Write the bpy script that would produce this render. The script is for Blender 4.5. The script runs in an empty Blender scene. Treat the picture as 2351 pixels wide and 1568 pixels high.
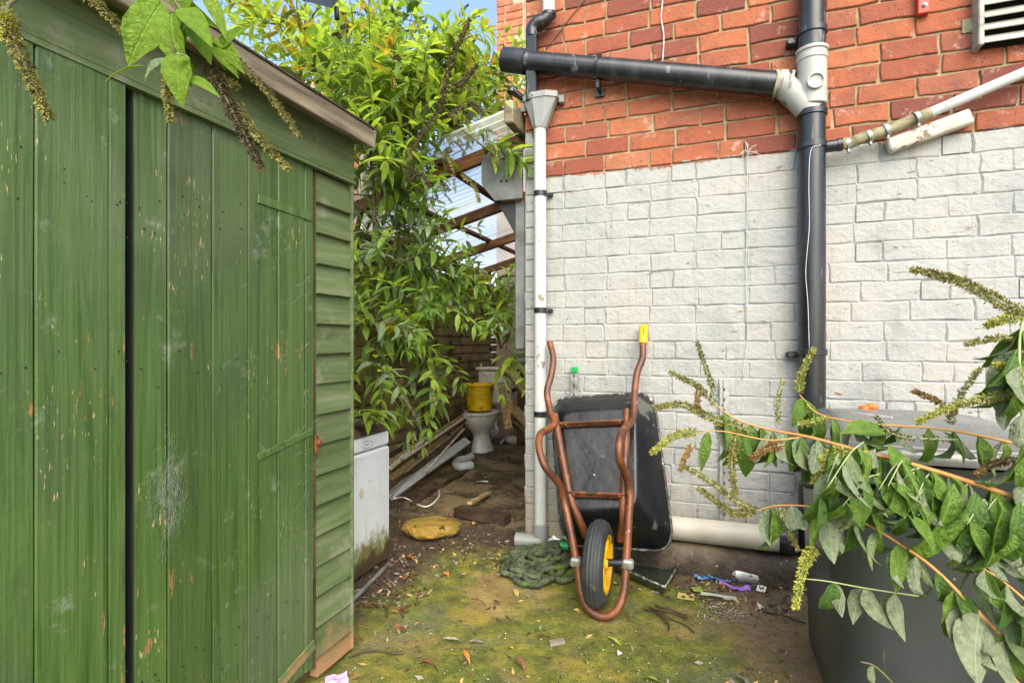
import bpy, math, random
from math import sin, cos, pi, radians, sqrt, atan2
from mathutils import Vector, Matrix, noise as mnoise

random.seed(7)
R = random.Random(11)
scene = bpy.context.scene
COL = scene.collection
V = Vector

# ------------------------------------------------------------------ camera, sky, sun, exposure
CAM_H = 1.10
FPX = 1250.0                       # focal length in units of a 2351 px wide frame
cam_d = bpy.data.cameras.new('camera'); cam = bpy.data.objects.new('camera', cam_d); COL.objects.link(cam)
cam.location = (0, 0, CAM_H); cam.rotation_euler = (pi/2, 0, 0)
cam_d.sensor_width = 36.0; cam_d.lens = 36.0*FPX/2351.0
cam_d.clip_start = 0.02; cam_d.clip_end = 2000
scene.camera = cam

SUN_EL, SUN_AZ = radians(43), radians(171)      # azimuth clockwise from +Y
world = bpy.data.worlds.new('World'); scene.world = world; world.use_nodes = True
wn = world.node_tree.nodes; wl = world.node_tree.links
bg = wn['Background']; sky = wn.new('ShaderNodeTexSky'); sky.sky_type = 'NISHITA'; sky.sun_disc = False
sky.sun_elevation = SUN_EL; sky.sun_rotation = SUN_AZ; sky.air_density = 1.0; sky.dust_density = 2.2; sky.ozone_density = 1.0
wl.new(sky.outputs[0], bg.inputs[0]); bg.inputs[1].default_value = 0.15
sun_d = bpy.data.lights.new('sun', 'SUN'); sun = bpy.data.objects.new('sun', sun_d); COL.objects.link(sun)
sun_d.energy = 2.0; sun_d.angle = radians(60); sun_d.color = (1, .90, .74)
sdir = V((sin(SUN_AZ)*cos(SUN_EL), cos(SUN_AZ)*cos(SUN_EL), sin(SUN_EL)))
sun.rotation_euler = sdir.to_track_quat('Z', 'Y').to_euler()
vs = scene.view_settings; vs.view_transform = 'Standard'; vs.look = 'None'; vs.gamma = 1; vs.use_curve_mapping = False
vs.exposure = 1.45
scene.cycles.max_bounces = 8; scene.cycles.transparent_max_bounces = 8
scene.cycles.use_denoising = True

# ------------------------------------------------------------------ frames of the place
def P(dx, dy, y):                                  # a point at distance y in front of the camera
    return V(((dx-1175.5)/FPX*y, y, CAM_H-(dy-784.0)/FPX*y))
def G(dx, dy, z=0.0):                              # a point on the ground
    y = (CAM_H-z)*FPX/(dy-784.0); return P(dx, dy, y)
TH = radians(20)
EX = V((cos(TH), -sin(TH), 0)); EY = V((sin(TH), cos(TH), 0)); EZ = V((0, 0, 1))
O = V((.072, 2.99, 0))                             # the house corner at the ground
WM = Matrix.Translation(O) @ Matrix.Rotation(-TH, 4, 'Z')    # local x along the wall, y into it
def W(dx, dy, out=0.0):                            # wall coordinates (along, -out, up) of a direction
    u = (dx-1175.5)/FPX; k = -(dy-784.0)/FPX
    dirv = V((u, 1, k)); c = V((0, 0, CAM_H)); o = O - EY*out
    t = (o-c).dot(EY)/dirv.dot(EY); p = c+dirv*t
    return V(((p-O).dot(EX), -out, p.z))
def A(w, s, z):                                    # the alley: w from the house side, s into depth
    return O - EX*w + EY*s + EZ*z
CS = V((-.585, 1.95, 0))                           # shed corner
SM = Matrix.Translation(CS) @ Matrix.Rotation(radians(70), 4, 'Z')   # local x along the front, y into the shed
def S(dx, dy, out=0.0):
    u = (dx-1175.5)/FPX; k = -(dy-784.0)/FPX
    n = EX; dirv = V((u, 1, k)); c = V((0, 0, CAM_H)); o = CS + n*out
    t = (o-c).dot(n)/dirv.dot(n); p = c+dirv*t
    return V(((p-CS).dot(EY), -out, p.z))

# ------------------------------------------------------------------ mesh and object helpers
ROOTM = {}
def setp(o, label=None, cat=None, group=None, kind=None):
    if label: o['label'] = label
    if cat: o['category'] = cat
    if group: o['group'] = group
    if kind: o['kind'] = kind
    return o
def thing(name, label, cat, M=None, group=None, kind=None):
    if M is None: M = Matrix.Identity(4)
    elif isinstance(M, Vector): M = Matrix.Translation(M)
    o = bpy.data.objects.new(name, None); COL.objects.link(o); o.matrix_world = M
    o.empty_display_size = .05
    ROOTM[o] = M.copy()
    return setp(o, label, cat, group, kind)
def frames(pts):
    n = len(pts); T = []
    for i in range(n):
        t = (pts[min(i+1, n-1)]-pts[max(i-1, 0)])
        T.append(t.normalized() if t.length > 1e-9 else V((0, 0, 1)))
    a = V((0, 0, 1)) if abs(T[0].z) < .9 else V((1, 0, 0))
    nrm = (a - T[0]*a.dot(T[0])).normalized(); out = []
    for i in range(n):
        nrm = nrm - T[i]*nrm.dot(T[i])
        if nrm.length < 1e-6: nrm = T[i].orthogonal()
        nrm.normalize(); out.append((T[i], nrm, T[i].cross(nrm)))
    return out
def smooth(pts, k=4):
    pts = [V(p) for p in pts]
    if len(pts) < 3: return pts
    q = [pts[0]*2-pts[1]]+pts+[pts[-1]*2-pts[-2]]; out = []
    for i in range(1, len(q)-2):
        for j in range(k):
            t = j/k; a, b, c, d = q[i-1], q[i], q[i+1], q[i+2]
            out.append(.5*((2*b)+(c-a)*t+(2*a-5*b+4*c-d)*t*t+(3*b-a-3*c+d)*t*t*t))
    out.append(pts[-1]); return out
class MB:
    def __init__(s): s.v = []; s.f = []; s.m = []
    def add(s, vs_, fs, mi=0):
        o = len(s.v); s.v.extend([V(p) for p in vs_])
        for f in fs: s.f.append(tuple(i+o for i in f)); s.m.append(mi)
        return s
    def box(s, c, sz, rot=None, mi=0, taper=1.0):
        x, y, z = sz[0]/2, sz[1]/2, sz[2]/2
        p = [V((a*x*(taper if g > 0 else 1), b*y*(taper if g > 0 else 1), g*z)) for g in (-1, 1) for b in (-1, 1) for a in (-1, 1)]
        if rot is not None: p = [rot @ q for q in p]
        c = V(c)
        return s.add([c+q for q in p], [(0, 2, 3, 1), (4, 5, 7, 6), (0, 1, 5, 4), (2, 6, 7, 3), (0, 4, 6, 2), (1, 3, 7, 5)], mi)
    def bbox(s, c, sz, b=.006, rot=None, mi=0):      # box with bevelled edges
        x, y, z = sz[0]/2, sz[1]/2, sz[2]/2; b = min(b, x*.9, y*.9, z*.9)
        import itertools
        pts = []; idx = {}
        for sx, sy, sz_ in itertools.product((-1, 1), repeat=3):
            for ax in range(3):
                q = [sx*(x-b), sy*(y-b), sz_*(z-b)]
                q[ax] = (sx*x, sy*y, sz_*z)[ax]
                idx[(sx, sy, sz_, ax)] = len(pts); pts.append(V(q))
        fs = []
        for ax in range(3):
            o1, o2 = [a for a in range(3) if a != ax]
            for sg in (-1, 1):
                def k(a, b_):
                    t = [0, 0, 0]; t[ax] = sg; t[o1] = a; t[o2] = b_; return idx[(t[0], t[1], t[2], ax)]
                fs.append((k(-1, -1), k(1, -1), k(1, 1), k(-1, 1)))
        for ax in range(3):                            # edges along ax
            o1, o2 = [a for a in range(3) if a != ax]
            for a in (-1, 1):
                for b_ in (-1, 1):
                    def k(e, w):
                        t = [0, 0, 0]; t[ax] = e; t[o1] = a; t[o2] = b_; return idx[(t[0], t[1], t[2], w)]
                    fs.append((k(-1, o1), k(1, o1), k(1, o2), k(-1, o2)))
        for c3 in itertools.product((-1, 1), repeat=3): fs.append(tuple(idx[(*c3, a)] for a in range(3)))
        if rot is not None: pts = [rot @ q for q in pts]
        c = V(c); return s.add([c+q for q in pts], fs, mi)
    def tube(s, pts, r, n=10, cap=True, mi=0, flat=1.0):
        pts = [V(p) for p in pts]; fr = frames(pts); rs = r if isinstance(r, (list, tuple)) else [r]*len(pts)
        vs_ = []; fs = []
        for p, (t, a, b), rr in zip(pts, fr, rs):
            for i in range(n): vs_.append(p + a*cos(2*pi*i/n)*rr + b*sin(2*pi*i/n)*rr*flat)
        for j in range(len(pts)-1):
            for i in range(n): fs.append((j*n+i, j*n+(i+1) % n, (j+1)*n+(i+1) % n, (j+1)*n+i))
        if cap:
            fs.append(tuple(reversed(range(n)))); fs.append(tuple((len(pts)-1)*n+i for i in range(n)))
        return s.add(vs_, fs, mi)
    def loft(s, loops, mi=0, cap0=False, cap1=False):
        n = len(loops[0]); fs = []
        vs_ = [p for l in loops for p in l]
        for j in range(len(loops)-1):
            for i in range(n): fs.append((j*n+i, j*n+(i+1) % n, (j+1)*n+(i+1) % n, (j+1)*n+i))
        if cap0: fs.append(tuple(reversed(range(n))))
        if cap1: fs.append(tuple((len(loops)-1)*n+i for i in range(n)))
        return s.add(vs_, fs, mi)
    def lathe(s, prof, M=None, n=20, mi=0, cap0=True, cap1=True):
        if M is None: M = Matrix.Identity(4)
        loops = [[M @ V((r*cos(2*pi*i/n), r*sin(2*pi*i/n), h)) for i in range(n)] for r, h in prof]
        return s.loft(loops, mi, cap0, cap1)
    def xf(s, M): s.v = [M @ p for p in s.v]; return s
    def mesh(s, name, mats, smooth_=False):
        me = bpy.data.meshes.new(name); me.from_pydata([tuple(p) for p in s.v], [], s.f)
        for m in (mats if isinstance(mats, (list, tuple)) else [mats]): me.materials.append(m)
        if len(me.materials) > 1: me.polygons.foreach_set('material_index', s.m)
        if smooth_: me.polygons.foreach_set('use_smooth', [True]*len(s.f))
        me.update(); return me
    def build(s, name, mats, parent=None, sm=False, world=False, auto=None):
        if parent is not None:
            M = ROOTM[parent]
            if world: s.xf(M.inverted())
            o = bpy.data.objects.new(name, s.mesh(name, mats, sm)); o.parent = parent; ROOTM[o] = M
        else:
            lo = V([min(p[i] for p in s.v) for i in range(3)]); hi = V([max(p[i] for p in s.v) for i in range(3)])
            b = V(((lo.x+hi.x)/2, (lo.y+hi.y)/2, lo.z)); s.v = [p-b for p in s.v]
            o = bpy.data.objects.new(name, s.mesh(name, mats, sm)); o.location = b; ROOTM[o] = Matrix.Translation(b)
        COL.objects.link(o)
        if auto: 
            try: o.data.set_sharp_from_angle(angle=radians(auto))
            except Exception: pass
        return o
def inst(name, me, parent, Mw):                     # linked copy of a mesh as a part, matrix in world
    o = bpy.data.objects.new(name, me); o.parent = parent; COL.objects.link(o)
    o.matrix_basis = ROOTM[parent].inverted() @ Mw if parent else Mw
    ROOTM[o] = ROOTM[parent] if parent else Mw
    return o
def rotz(a): return Matrix.Rotation(a, 3, 'Z')
def align(x, up=V((0, 0, 1))):                       # 3x3 with x axis along x, z near up
    x = x.normalized(); y = up.cross(x)
    if y.length < 1e-5: y = V((0, 1, 0)).cross(x)
    y.normalize(); z = x.cross(y)
    return Matrix((x, y, z)).transposed()
def nz(p, s=1.0, seed=0.0): return mnoise.noise(V(p)*s + V((seed, seed*1.7, -seed)))

# ------------------------------------------------------------------ materials
class NT:
    def __init__(s, name):
        s.mat = bpy.data.materials.new(name); s.mat.use_nodes = True
        s.t = s.mat.node_tree; s.n = s.t.nodes; s.l = s.t.links
        s.b = s.n['Principled BSDF']; s.out = s.n['Material Output']; s._pos = s._obj = s._oi = None
    def node(s, ty, **kw):
        n = s.n.new(ty)
        for k, v in kw.items(): setattr(n, k, v)
        return n
    def put(s, sock, v):
        if isinstance(v, bpy.types.NodeSocket): s.l.new(v, sock)
        elif isinstance(v, (tuple, list)) and len(v) == 3 and sock.type == 'RGBA': sock.default_value = (*v, 1)
        else: sock.default_value = v
    def pos(s):
        if not s._pos: s._pos = s.node('ShaderNodeNewGeometry').outputs['Position']
        return s._pos
    def obj(s):
        if not s._obj:
            tc = s.node('ShaderNodeTexCoord').outputs['Object']
            oi = s.node('ShaderNodeObjectInfo').outputs['Random']
            m = s.node('ShaderNodeVectorMath', operation='ADD'); s.l.new(tc, m.inputs[0])
            mm = s.node('ShaderNodeMath', operation='MULTIPLY'); s.l.new(oi, mm.inputs[0]); mm.inputs[1].default_value = 37.0
            s.l.new(mm.outputs[0], m.inputs[1]); s._obj = m.outputs[0]
        return s._obj
    def rand(s):
        if not s._oi: s._oi = s.node('ShaderNodeObjectInfo').outputs['Random']
        return s._oi
    def scaled(s, vec, st):
        m = s.node('ShaderNodeVectorMath', operation='MULTIPLY'); s.l.new(vec, m.inputs[0]); m.inputs[1].default_value = st; return m.outputs[0]
    def noise(s, vec, scale, detail=4, rough=.55, dist=0):
        n = s.node('ShaderNodeTexNoise'); s.l.new(vec, n.inputs['Vector'])
        n.inputs['Scale'].default_value = scale; n.inputs['Detail'].default_value = detail
        n.inputs['Roughness'].default_value = rough; n.inputs['Distortion'].default_value = dist
        return n.outputs[0]
    def voro(s, vec, scale, feat='F1'):
        n = s.node('ShaderNodeTexVoronoi', feature=feat); s.l.new(vec, n.inputs['Vector']); n.inputs['Scale'].default_value = scale; return n.outputs[0]
    def ramp(s, v, stops, interp='LINEAR'):
        n = s.node('ShaderNodeValToRGB'); s.put(n.inputs[0], v); cr = n.color_ramp; cr.interpolation = interp
        while len(cr.elements) < len(stops): cr.elements.new(.5)
        for e, (p, c) in zip(cr.elements, stops):
            e.position = p; e.color = (*c, 1) if isinstance(c, (tuple, list)) else (c, c, c, 1)
        return n.outputs[0]
    def step(s, v, a, b):                            # smoothstep a..b -> 0..1
        n = s.node('ShaderNodeMapRange', interpolation_type='SMOOTHSTEP'); s.put(n.inputs[0], v)
        n.inputs[1].default_value = a; n.inputs[2].default_value = b; return n.outputs[0]
    def math(s, op, a, b=0.0, c=None):
        n = s.node('ShaderNodeMath', operation=op); s.put(n.inputs[0], a); s.put(n.inputs[1], b)
        if c is not None: s.put(n.inputs[2], c)
        return n.outputs[0]
    def mix(s, f, a, b, mode='MIX'):
        n = s.node('ShaderNodeMix', data_type='RGBA', blend_type=mode); s.put(n.inputs[0], f); s.put(n.inputs[6], a); s.put(n.inputs[7], b); return n.outputs[2]
    def sep(s, v):
        n = s.node('ShaderNodeSeparateXYZ'); s.l.new(v, n.inputs[0]); return n.outputs
    def bump(s, h, strength=.5, dist=.01, prev=None):
        n = s.node('ShaderNodeBump'); s.put(n.inputs['Height'], h); n.inputs['Strength'].default_value = strength; n.inputs['Distance'].default_value = dist
        if prev: s.l.new(prev, n.inputs['Normal'])
        return n.outputs[0]
    def done(s, col, rough=.6, normal=None, metallic=0.0, spec=.5, transl=None, coat=None):
        s.put(s.b.inputs['Base Color'], col); s.put(s.b.inputs['Roughness'], rough); s.put(s.b.inputs['Metallic'], metallic)
        s.b.inputs['Specular IOR Level'].default_value = spec
        if normal: s.l.new(normal, s.b.inputs['Normal'])
        if transl:
            tr = s.node('ShaderNodeBsdfTranslucent'); s.put(tr.inputs[0], transl[1])
            mx = s.node('ShaderNodeMixShader'); mx.inputs[0].default_value = transl[0]
            s.l.new(s.b.outputs[0], mx.inputs[1]); s.l.new(tr.outputs[0], mx.inputs[2]); s.l.new(mx.outputs[0], s.out.inputs[0])
        return s.mat
def pmat(name, cols, scale=6, detail=5, rough=.6, bump=.3, bscale=40, bdist=.004, st=(1, 1, 1), speck=None, speck2=None, var=.0, metallic=0, spec=.4, transl=None, lo=.3, hi=.7, rvar=.12, pos=False):
    """colours by noise, specks by a second noise, bump by a third; brightness varied from object to object"""
    m = NT(name); co = m.pos() if pos else m.obj(); cs = m.scaled(co, st) if st != (1, 1, 1) else co
    f = m.noise(cs, scale, detail); k = len(cols)
    col = m.ramp(f, [(lo+(hi-lo)*i/max(1, k-1), c) for i, c in enumerate(cols)]) if k > 1 else cols[0]
    for sp in (speck, speck2):
        if sp:
            c, thr, sc, sst = sp
            q = m.noise(m.scaled(co, sst), sc, 4, .6); col = m.mix(m.step(q, thr, thr+.05), col, c)
    if var:
        v = m.math('MULTIPLY_ADD', m.rand(), 2*var, 1-var); hsv = m.node('ShaderNodeHueSaturation'); m.put(hsv.inputs['Value'], v); m.put(hsv.inputs['Color'], col); col = hsv.outputs[0]
    rg = m.math('MULTIPLY_ADD', m.noise(co, scale*3, 3), rvar*2, rough-rvar)
    nb = m.bump(m.noise(m.scaled(co, st), bscale, 6, .6), bump, bdist) if bump else None
    return m.done(col, rg, nb, metallic, spec, transl)
M = {}
# masonry: red brick, grey-white paint below a ragged line, both on bricks and mortar
def masonry(name, brick=True):
    m = NT(name); p = m.pos(); x, y, z = m.sep(p)
    if brick:
        r = m.rand()
        base = m.ramp(r, [(0, (.16, .052, .038)), (.16, (.245, .072, .042)), (.42, (.325, .102, .05)), (.68, (.365, .124, .057)), (.88, (.375, .155, .077)), (1, (.27, .088, .056))])
        n1 = m.noise(m.obj(), 9, 6, .65); base = m.mix(m.math('MULTIPLY', m.step(n1, .42, .72), .55), base, (.16, .06, .045))
        base = m.mix(m.math('MULTIPLY', m.step(m.noise(m.obj(), 14, 6, .7), .57, .72), .55), base, (.60, .44, .37))
        base = m.mix(m.math('MULTIPLY', m.step(m.noise(p, 2.0, 3), .52, .70), .45), base, (.14, .055, .04))
        base = m.mix(m.step(m.noise(m.obj(), 70, 3, .7), .63, .68), base, (.07, .03, .025))
    else:
        base = m.ramp(m.noise(p, 16, 6, .65), [(.3, (.20, .145, .08)), (.55, (.34, .265, .155)), (.75, (.42, .345, .23))])
        base = m.mix(m.step(m.noise(p, 5, 5, .7), .60, .68), base, (.13, .085, .05))
    pc = m.ramp(m.noise(p, 2.6, 5, .6), [(.3, (.25, .265, .255)), (.5, (.322, .335, .32)), (.7, (.35, .34, .318))])
    pc = m.mix(m.math('MULTIPLY', m.step(m.noise(m.scaled(p, (5, 5, 1.3)), 2.2, 5, .65), .55, .75), .35), pc, (.42, .39, .31))
    pc = m.mix(m.math('MULTIPLY', m.step(m.noise(p, 30, 5, .7), .62, .70), .55), pc, (.36, .32, .26))
    pc = m.mix(m.math('MULTIPLY', m.step(m.noise(m.scaled(p, (1.6, 1.6, 16)), 4.5, 5, .7), .60, .70), .6), pc, (.17, .145, .105))
    pc = m.mix(m.math('MULTIPLY', m.step(m.noise(m.scaled(p, (14, 14, 1.2)), 2.0, 5, .6), .56, .72), .5), pc, (.23, .22, .17))
    # dirty towards the ground by splash: ragged brown
    spl = m.math('ADD', z, m.math('MULTIPLY', m.noise(p, 7, 5, .7), -.5)); pc = m.mix(m.math('MULTIPLY', m.step(spl, .12, -.16), .6), pc, (.25, .205, .12))
    flake = m.step(m.noise(m.scaled(p, (.7, .7, 2.2)), 20, 6, .74), .645, .67)
    corner = m.math('MULTIPLY', m.step(x, .165, .10), .25)
    edge = m.math('ADD', m.math('SUBTRACT', z, corner), m.math('MULTIPLY', m.math('SUBTRACT', m.noise(p, 14, 6, .7), .5), .10))
    edge = m.math('ADD', edge, m.math('MULTIPLY', m.math('SUBTRACT', m.noise(p, 1.7, 2), .5), .05))
    painted = m.step(edge, 1.992, 1.982)
    painted = m.math('MULTIPLY', painted, m.math('SUBTRACT', 1.0, flake))
    col = m.mix(painted, base, pc)
    h = m.math('ADD', m.noise(p, 45, 6, .65), m.math('MULTIPLY', m.noise(p, 160, 3, .6), .35))
    h = m.math('ADD', h, m.math('MULTIPLY', painted, .35))
    h = m.math('ADD', h, m.math('MULTIPLY', m.math('MULTIPLY', m.noise(p, 13, 4, .6), painted), 1.6))
    nb = m.bump(h, .8, .006)
    return m.done(col, m.math('SUBTRACT', .9, m.math('MULTIPLY', painted, .25)), nb, 0, .3)
M['brick'] = masonry('brick_and_paint'); M['mortar'] = masonry('mortar_and_paint', False)
M['oldbrick'] = pmat('mossy_stock_brick', [(.08, .065, .03), (.25, .19, .08), (.36, .26, .10), (.21, .22, .06)], 5, 6, .9, .6, 45, .006, var=.35, speck=((.03, .025, .02), .6, 9, (1, 1, 1)))
M['oldmortar'] = pmat('old_mortar', [(.10, .08, .05), (.26, .21, .12)], 9, 5, .95, .6, 50, .005, pos=True)
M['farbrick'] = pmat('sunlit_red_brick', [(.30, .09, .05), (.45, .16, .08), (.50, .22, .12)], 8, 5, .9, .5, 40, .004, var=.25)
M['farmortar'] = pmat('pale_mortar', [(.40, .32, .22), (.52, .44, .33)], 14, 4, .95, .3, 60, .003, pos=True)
GR = [(.036, .074, .014), (.054, .100, .021), (.074, .124, .032)]
def shedpaint(name, cols, bare=.66, streak=True):
    m = NT(name); co = m.obj()
    f = m.noise(m.scaled(co, (34, 34, 1.3)), 1.0, 6, .68, 1.2); big = m.noise(co, 2.5, 4, .6)
    col = m.ramp(f, [(.28, tuple(c*.8 for c in cols[0])), (.40, cols[0]), (.50, cols[1]), (.68, cols[2])])
    col = m.mix(m.math('MULTIPLY', m.step(big, .48, .72), .55), col, tuple(c*.55+.02 for c in cols[0]))
    col = m.mix(m.math('MULTIPLY', m.step(m.noise(m.pos(), 1.6, 4), .5, .75), .35), col, (.15, .185, .11))
    scr = m.math('MULTIPLY', m.noise(m.scaled(co, (240, 240, 34)), 1.0, 3, .6), m.step(m.noise(co, 5.5, 3), .50, .62))
    col = m.mix(m.step(scr, .625, .67), col, (.36, .28, .13))
    bar = m.math('MULTIPLY', m.noise(m.scaled(co, (90, 90, 12)), 1.0, 5, .7), m.step(m.noise(m.pos(), 2.1, 3), .50, .60))
    col = m.mix(m.step(bar, bare-.06, bare-.02), col, (.30, .13, .05))
    dust = m.math('MULTIPLY', m.step(m.noise(m.pos(), 9, 6, .75), .58, .72), .28); col = m.mix(dust, col, (.38, .42, .33))
    vv = m.math('MULTIPLY_ADD', m.rand(), .36, .82); hs = m.node('ShaderNodeHueSaturation'); m.put(hs.inputs['Value'], vv); m.put(hs.inputs['Color'], col)
    h = m.math('ADD', m.noise(m.scaled(co, (90, 90, 2.2)), 1.0, 5, .6), m.math('MULTIPLY', m.noise(co, 90, 3), .3))
    return m.done(hs.outputs[0], m.math('MULTIPLY_ADD', big, .35, .32), m.bump(h, .6, .004), 0, .4)
M['shed'] = shedpaint('green_shed_paint', GR)
def shedboard(name):                                  # grain runs along the board (local x)
    m = NT(name); co = m.obj()
    f = m.noise(m.scaled(co, (2.2, 30, 30)), 1.0, 6, .6, .4)
    col = m.ramp(f, [(.3, (.052, .082, .026)), (.5, (.088, .126, .046)), (.7, (.13, .16, .078))])
    col = m.mix(m.math('MULTIPLY', m.step(m.noise(m.pos(), 5, 6, .7), .52, .66), .55), col, (.21, .22, .15))
    z = m.sep(m.pos())[2]
    bare = m.math('ADD', m.math('MULTIPLY', z, -2.6), m.noise(m.pos(), 9, 5, .7)); col = m.mix(m.step(bare, .10, .40), col, (.27, .155, .07))
    vv = m.math('MULTIPLY_ADD', m.rand(), .34, .83); hs = m.node('ShaderNodeHueSaturation'); m.put(hs.inputs['Value'], vv); m.put(hs.inputs['Color'], col)
    return m.done(hs.outputs[0], .7, m.bump(m.noise(m.scaled(co, (6, 120, 120)), 1.0, 5, .6), .5, .003), 0, .3)
M['board'] = shedboard('green_weatherboard')
M['greywood'] = pmat('grey_weathered_wood', [(.075, .06, .042), (.17, .14, .09), (.27, .235, .15)], 2.2, 6, .85, .5, 30, .003, (2, 22, 22), speck=((.30, .33, .16), .62, 5, (1, 1, 1)))
M['brownwood'] = pmat('brown_rafter_wood', [(.06, .028, .013), (.15, .068, .028), (.25, .12, .05)], 2.5, 6, .8, .5, 30, .003, (2, 20, 20), var=.2)
M['palewood'] = pmat('pale_split_wood', [(.16, .11, .045), (.34, .25, .11), (.45, .36, .19)], 3, 6, .85, .5, 30, .003, (2, 20, 20), var=.3, speck=((.05, .035, .02), .6, 6, (1, 1, 1)))
M['darkwood'] = pmat('wet_dark_wood', [(.018, .012, .008), (.06, .038, .022), (.10, .065, .04)], 5, 6, .55, .6, 40, .005, var=.2)
M['whitewood'] = pmat('white_painted_timber', [(.30, .27, .20), (.55, .53, .45), (.63, .61, .53)], 3, 6, .8, .5, 30, .003, (2, 14, 14), speck=((.17, .13, .08), .6, 7, (1, 1, 1)))
M['blackpipe'] = pmat('black_plastic_pipe', [(.008, .010, .012), (.016, .019, .022), (.034, .040, .044)], 3, 6, .30, .12, 60, .002, (6, 6, .8), speck=((.10, .115, .12), .63, 4, (7, 7, .9)), spec=.5)
M['greyfit'] = pmat('pale_grey_plastic', [(.24, .255, .235), (.335, .345, .32), (.38, .385, .36)], 5, 5, .45, .15, 50, .002, speck=((.14, .13, .08), .64, 10, (1, 1, .5)))
M['dirtyring'] = pmat('grubby_ring', [(.08, .07, .03), (.22, .20, .11), (.35, .33, .22)], 18, 5, .7, .4, 60, .003)
M['hoppergrey'] = pmat('hopper_grey_plastic', [(.20, .215, .21), (.26, .275, .265)], 5, 5, .42, .1, 50, .002, speck=((.12, .115, .08), .66, 9, (1, 1, .4)))
M['whitepipe'] = pmat('white_plastic_pipe', [(.38, .41, .40), (.47, .50, .495), (.51, .53, .52)], 3, 5, .42, .12, 50, .002, (3, 3, .8), speck=((.20, .18, .12), .63, 12, (1, 1, .5)))
M['creampipe'] = pmat('cream_floor_pipe', [(.28, .255, .175), (.43, .41, .325), (.50, .485, .405)], 3, 6, .45, .15, 40, .003, speck=((.10, .08, .05), .66, 15, (1, 1, 1)))
M['darkmetal'] = pmat('dark_painted_steel', [(.05, .055, .055), (.115, .125, .125), (.17, .18, .175)], 7, 6, .6, .3, 50, .003, speck=((.20, .10, .05), .62, 6, (1, 1, 1)))
M['blackmetal'] = pmat('black_steel', [(.012, .012, .013), (.035, .035, .036)], 7, 5, .6, .3, 50, .003)
M['rust'] = pmat('rust_red_paint', [(.030, .014, .008), (.105, .034, .011), (.27, .080, .017)], 9, 6, .45, .5, 60, .003, speck=((.05, .028, .016), .60, 9, (1, 1, 1)), speck2=((.55, .50, .42), .70, 38, (1, 1, 1)), spec=.5)
M['tray'] = pmat('black_barrow_tray', [(.003, .004, .0045), (.007, .008, .009), (.018, .021, .021)], 4, 6, .30, .40, 12, .006, speck=((.075, .08, .07), .62, 5, (1, 1, 1)), speck2=((.50, .50, .46), .695, 55, (1, 1, 1)), spec=.35)
M['rim_bead'] = pmat('scuffed_rim', [(.02, .02, .02), (.05, .05, .045), (.40, .38, .32)], 40, 4, .55, .5, 60, .004, lo=.35, hi=.72)
M['tyre'] = pmat('dusty_tyre_rubber', [(.014, .017, .018), (.030, .036, .038), (.055, .062, .060)], 6, 5, .62, .3, 60, .003, speck=((.11, .10, .05), .62, 8, (1, 1, 1)))
M['yellow'] = pmat('yellow_plastic', [(.40, .20, .008), (.66, .37, .008), (.72, .45, .012)], 6, 5, .42, .15, 40, .003, speck=((.12, .06, .02), .63, 12, (1, 1, 1)))
M['bucket'] = pmat('dirty_yellow_bucket', [(.72, .42, .012), (.92, .62, .012), (.92, .68, .02)], 5, 4, .45, .1, 40, .003, speck=((.11, .065, .02), .615, 8, (1, 1, 1)))
M['steel'] = pmat('dull_galvanised_steel', [(.16, .17, .165), (.34, .355, .34), (.46, .47, .44)], 9, 5, .48, .3, 50, .003, metallic=.5, speck=((.16, .10, .05), .63, 12, (1, 1, 1)))
M['porcelain'] = pmat('grimy_porcelain', [(.60, .60, .55), (.78, .78, .74), (.82, .82, .78)], 4, 5, .25, .05, 40, .002, speck=((.20, .18, .12), .67, 10, (1, 1, 1)), spec=.6)
def fridgemat():
    m = NT('stained_white_enamel'); co = m.obj(); p = m.pos(); z = m.sep(p)[2]
    col = m.ramp(m.noise(co, 4, 5), [(.3, (.46, .485, .49)), (.6, (.56, .58, .585))])
    col = m.mix(m.math('MULTIPLY', m.step(m.noise(m.scaled(co, (9, 9, 1)), 2.5, 5, .65), .56, .72), .5), col, (.38, .37, .28))
    col = m.mix(m.step(m.noise(co, 26, 5, .65), .66, .69), col, (.22, .20, .15))
    d = m.math('ADD', z, m.math('MULTIPLY', m.noise(p, 16, 6, .75), -.30))
    col = m.mix(m.step(d, .06, -.035), col, (.15, .165, .05)); col = m.mix(m.step(d, -.03, -.08), col, (.05, .04, .02))
    return m.done(col, .42, m.bump(m.noise(co, 60, 4), .08, .002), 0, .5)
M['fridge'] = fridgemat()
M['bin'] = pmat('dark_green_grey_bin', [(.016, .023, .023), (.028, .038, .037), (.052, .063, .060)], 2, 5, .34, .12, 90, .0015, (1, 1, .6), speck=((.12, .12, .10), .66, 9, (2, 2, .5)), speck2=((.22, .22, .19), .70, 50, (1, 1, 1)), spec=.5)
M['binlid'] = pmat('wet_grey_bin_lid', [(.070, .078, .074), (.115, .122, .112), (.17, .165, .14)], 3, 6, .26, .15, 60, .002, speck=((.24, .22, .17), .66, 20, (1, 1, 1)), spec=.6)
M['soil'] = pmat('dark_soil', [(.018, .012, .008), (.055, .035, .022), (.10, .07, .045)], 14, 6, .8, .9, 60, .012, pos=True)
M['moss'] = pmat('green_moss', [(.035, .06, .008), (.08, .125, .012), (.13, .17, .02)], 25, 6, .95, 1.0, 120, .008)
M['hose'] = pmat('moss_grown_hose', [(.024, .034, .018), (.060, .080, .042), (.11, .14, .06)], 18, 6, .85, .9, 140, .006, speck=((.08, .14, .012), .60, 10, (1, 1, 1)))
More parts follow.
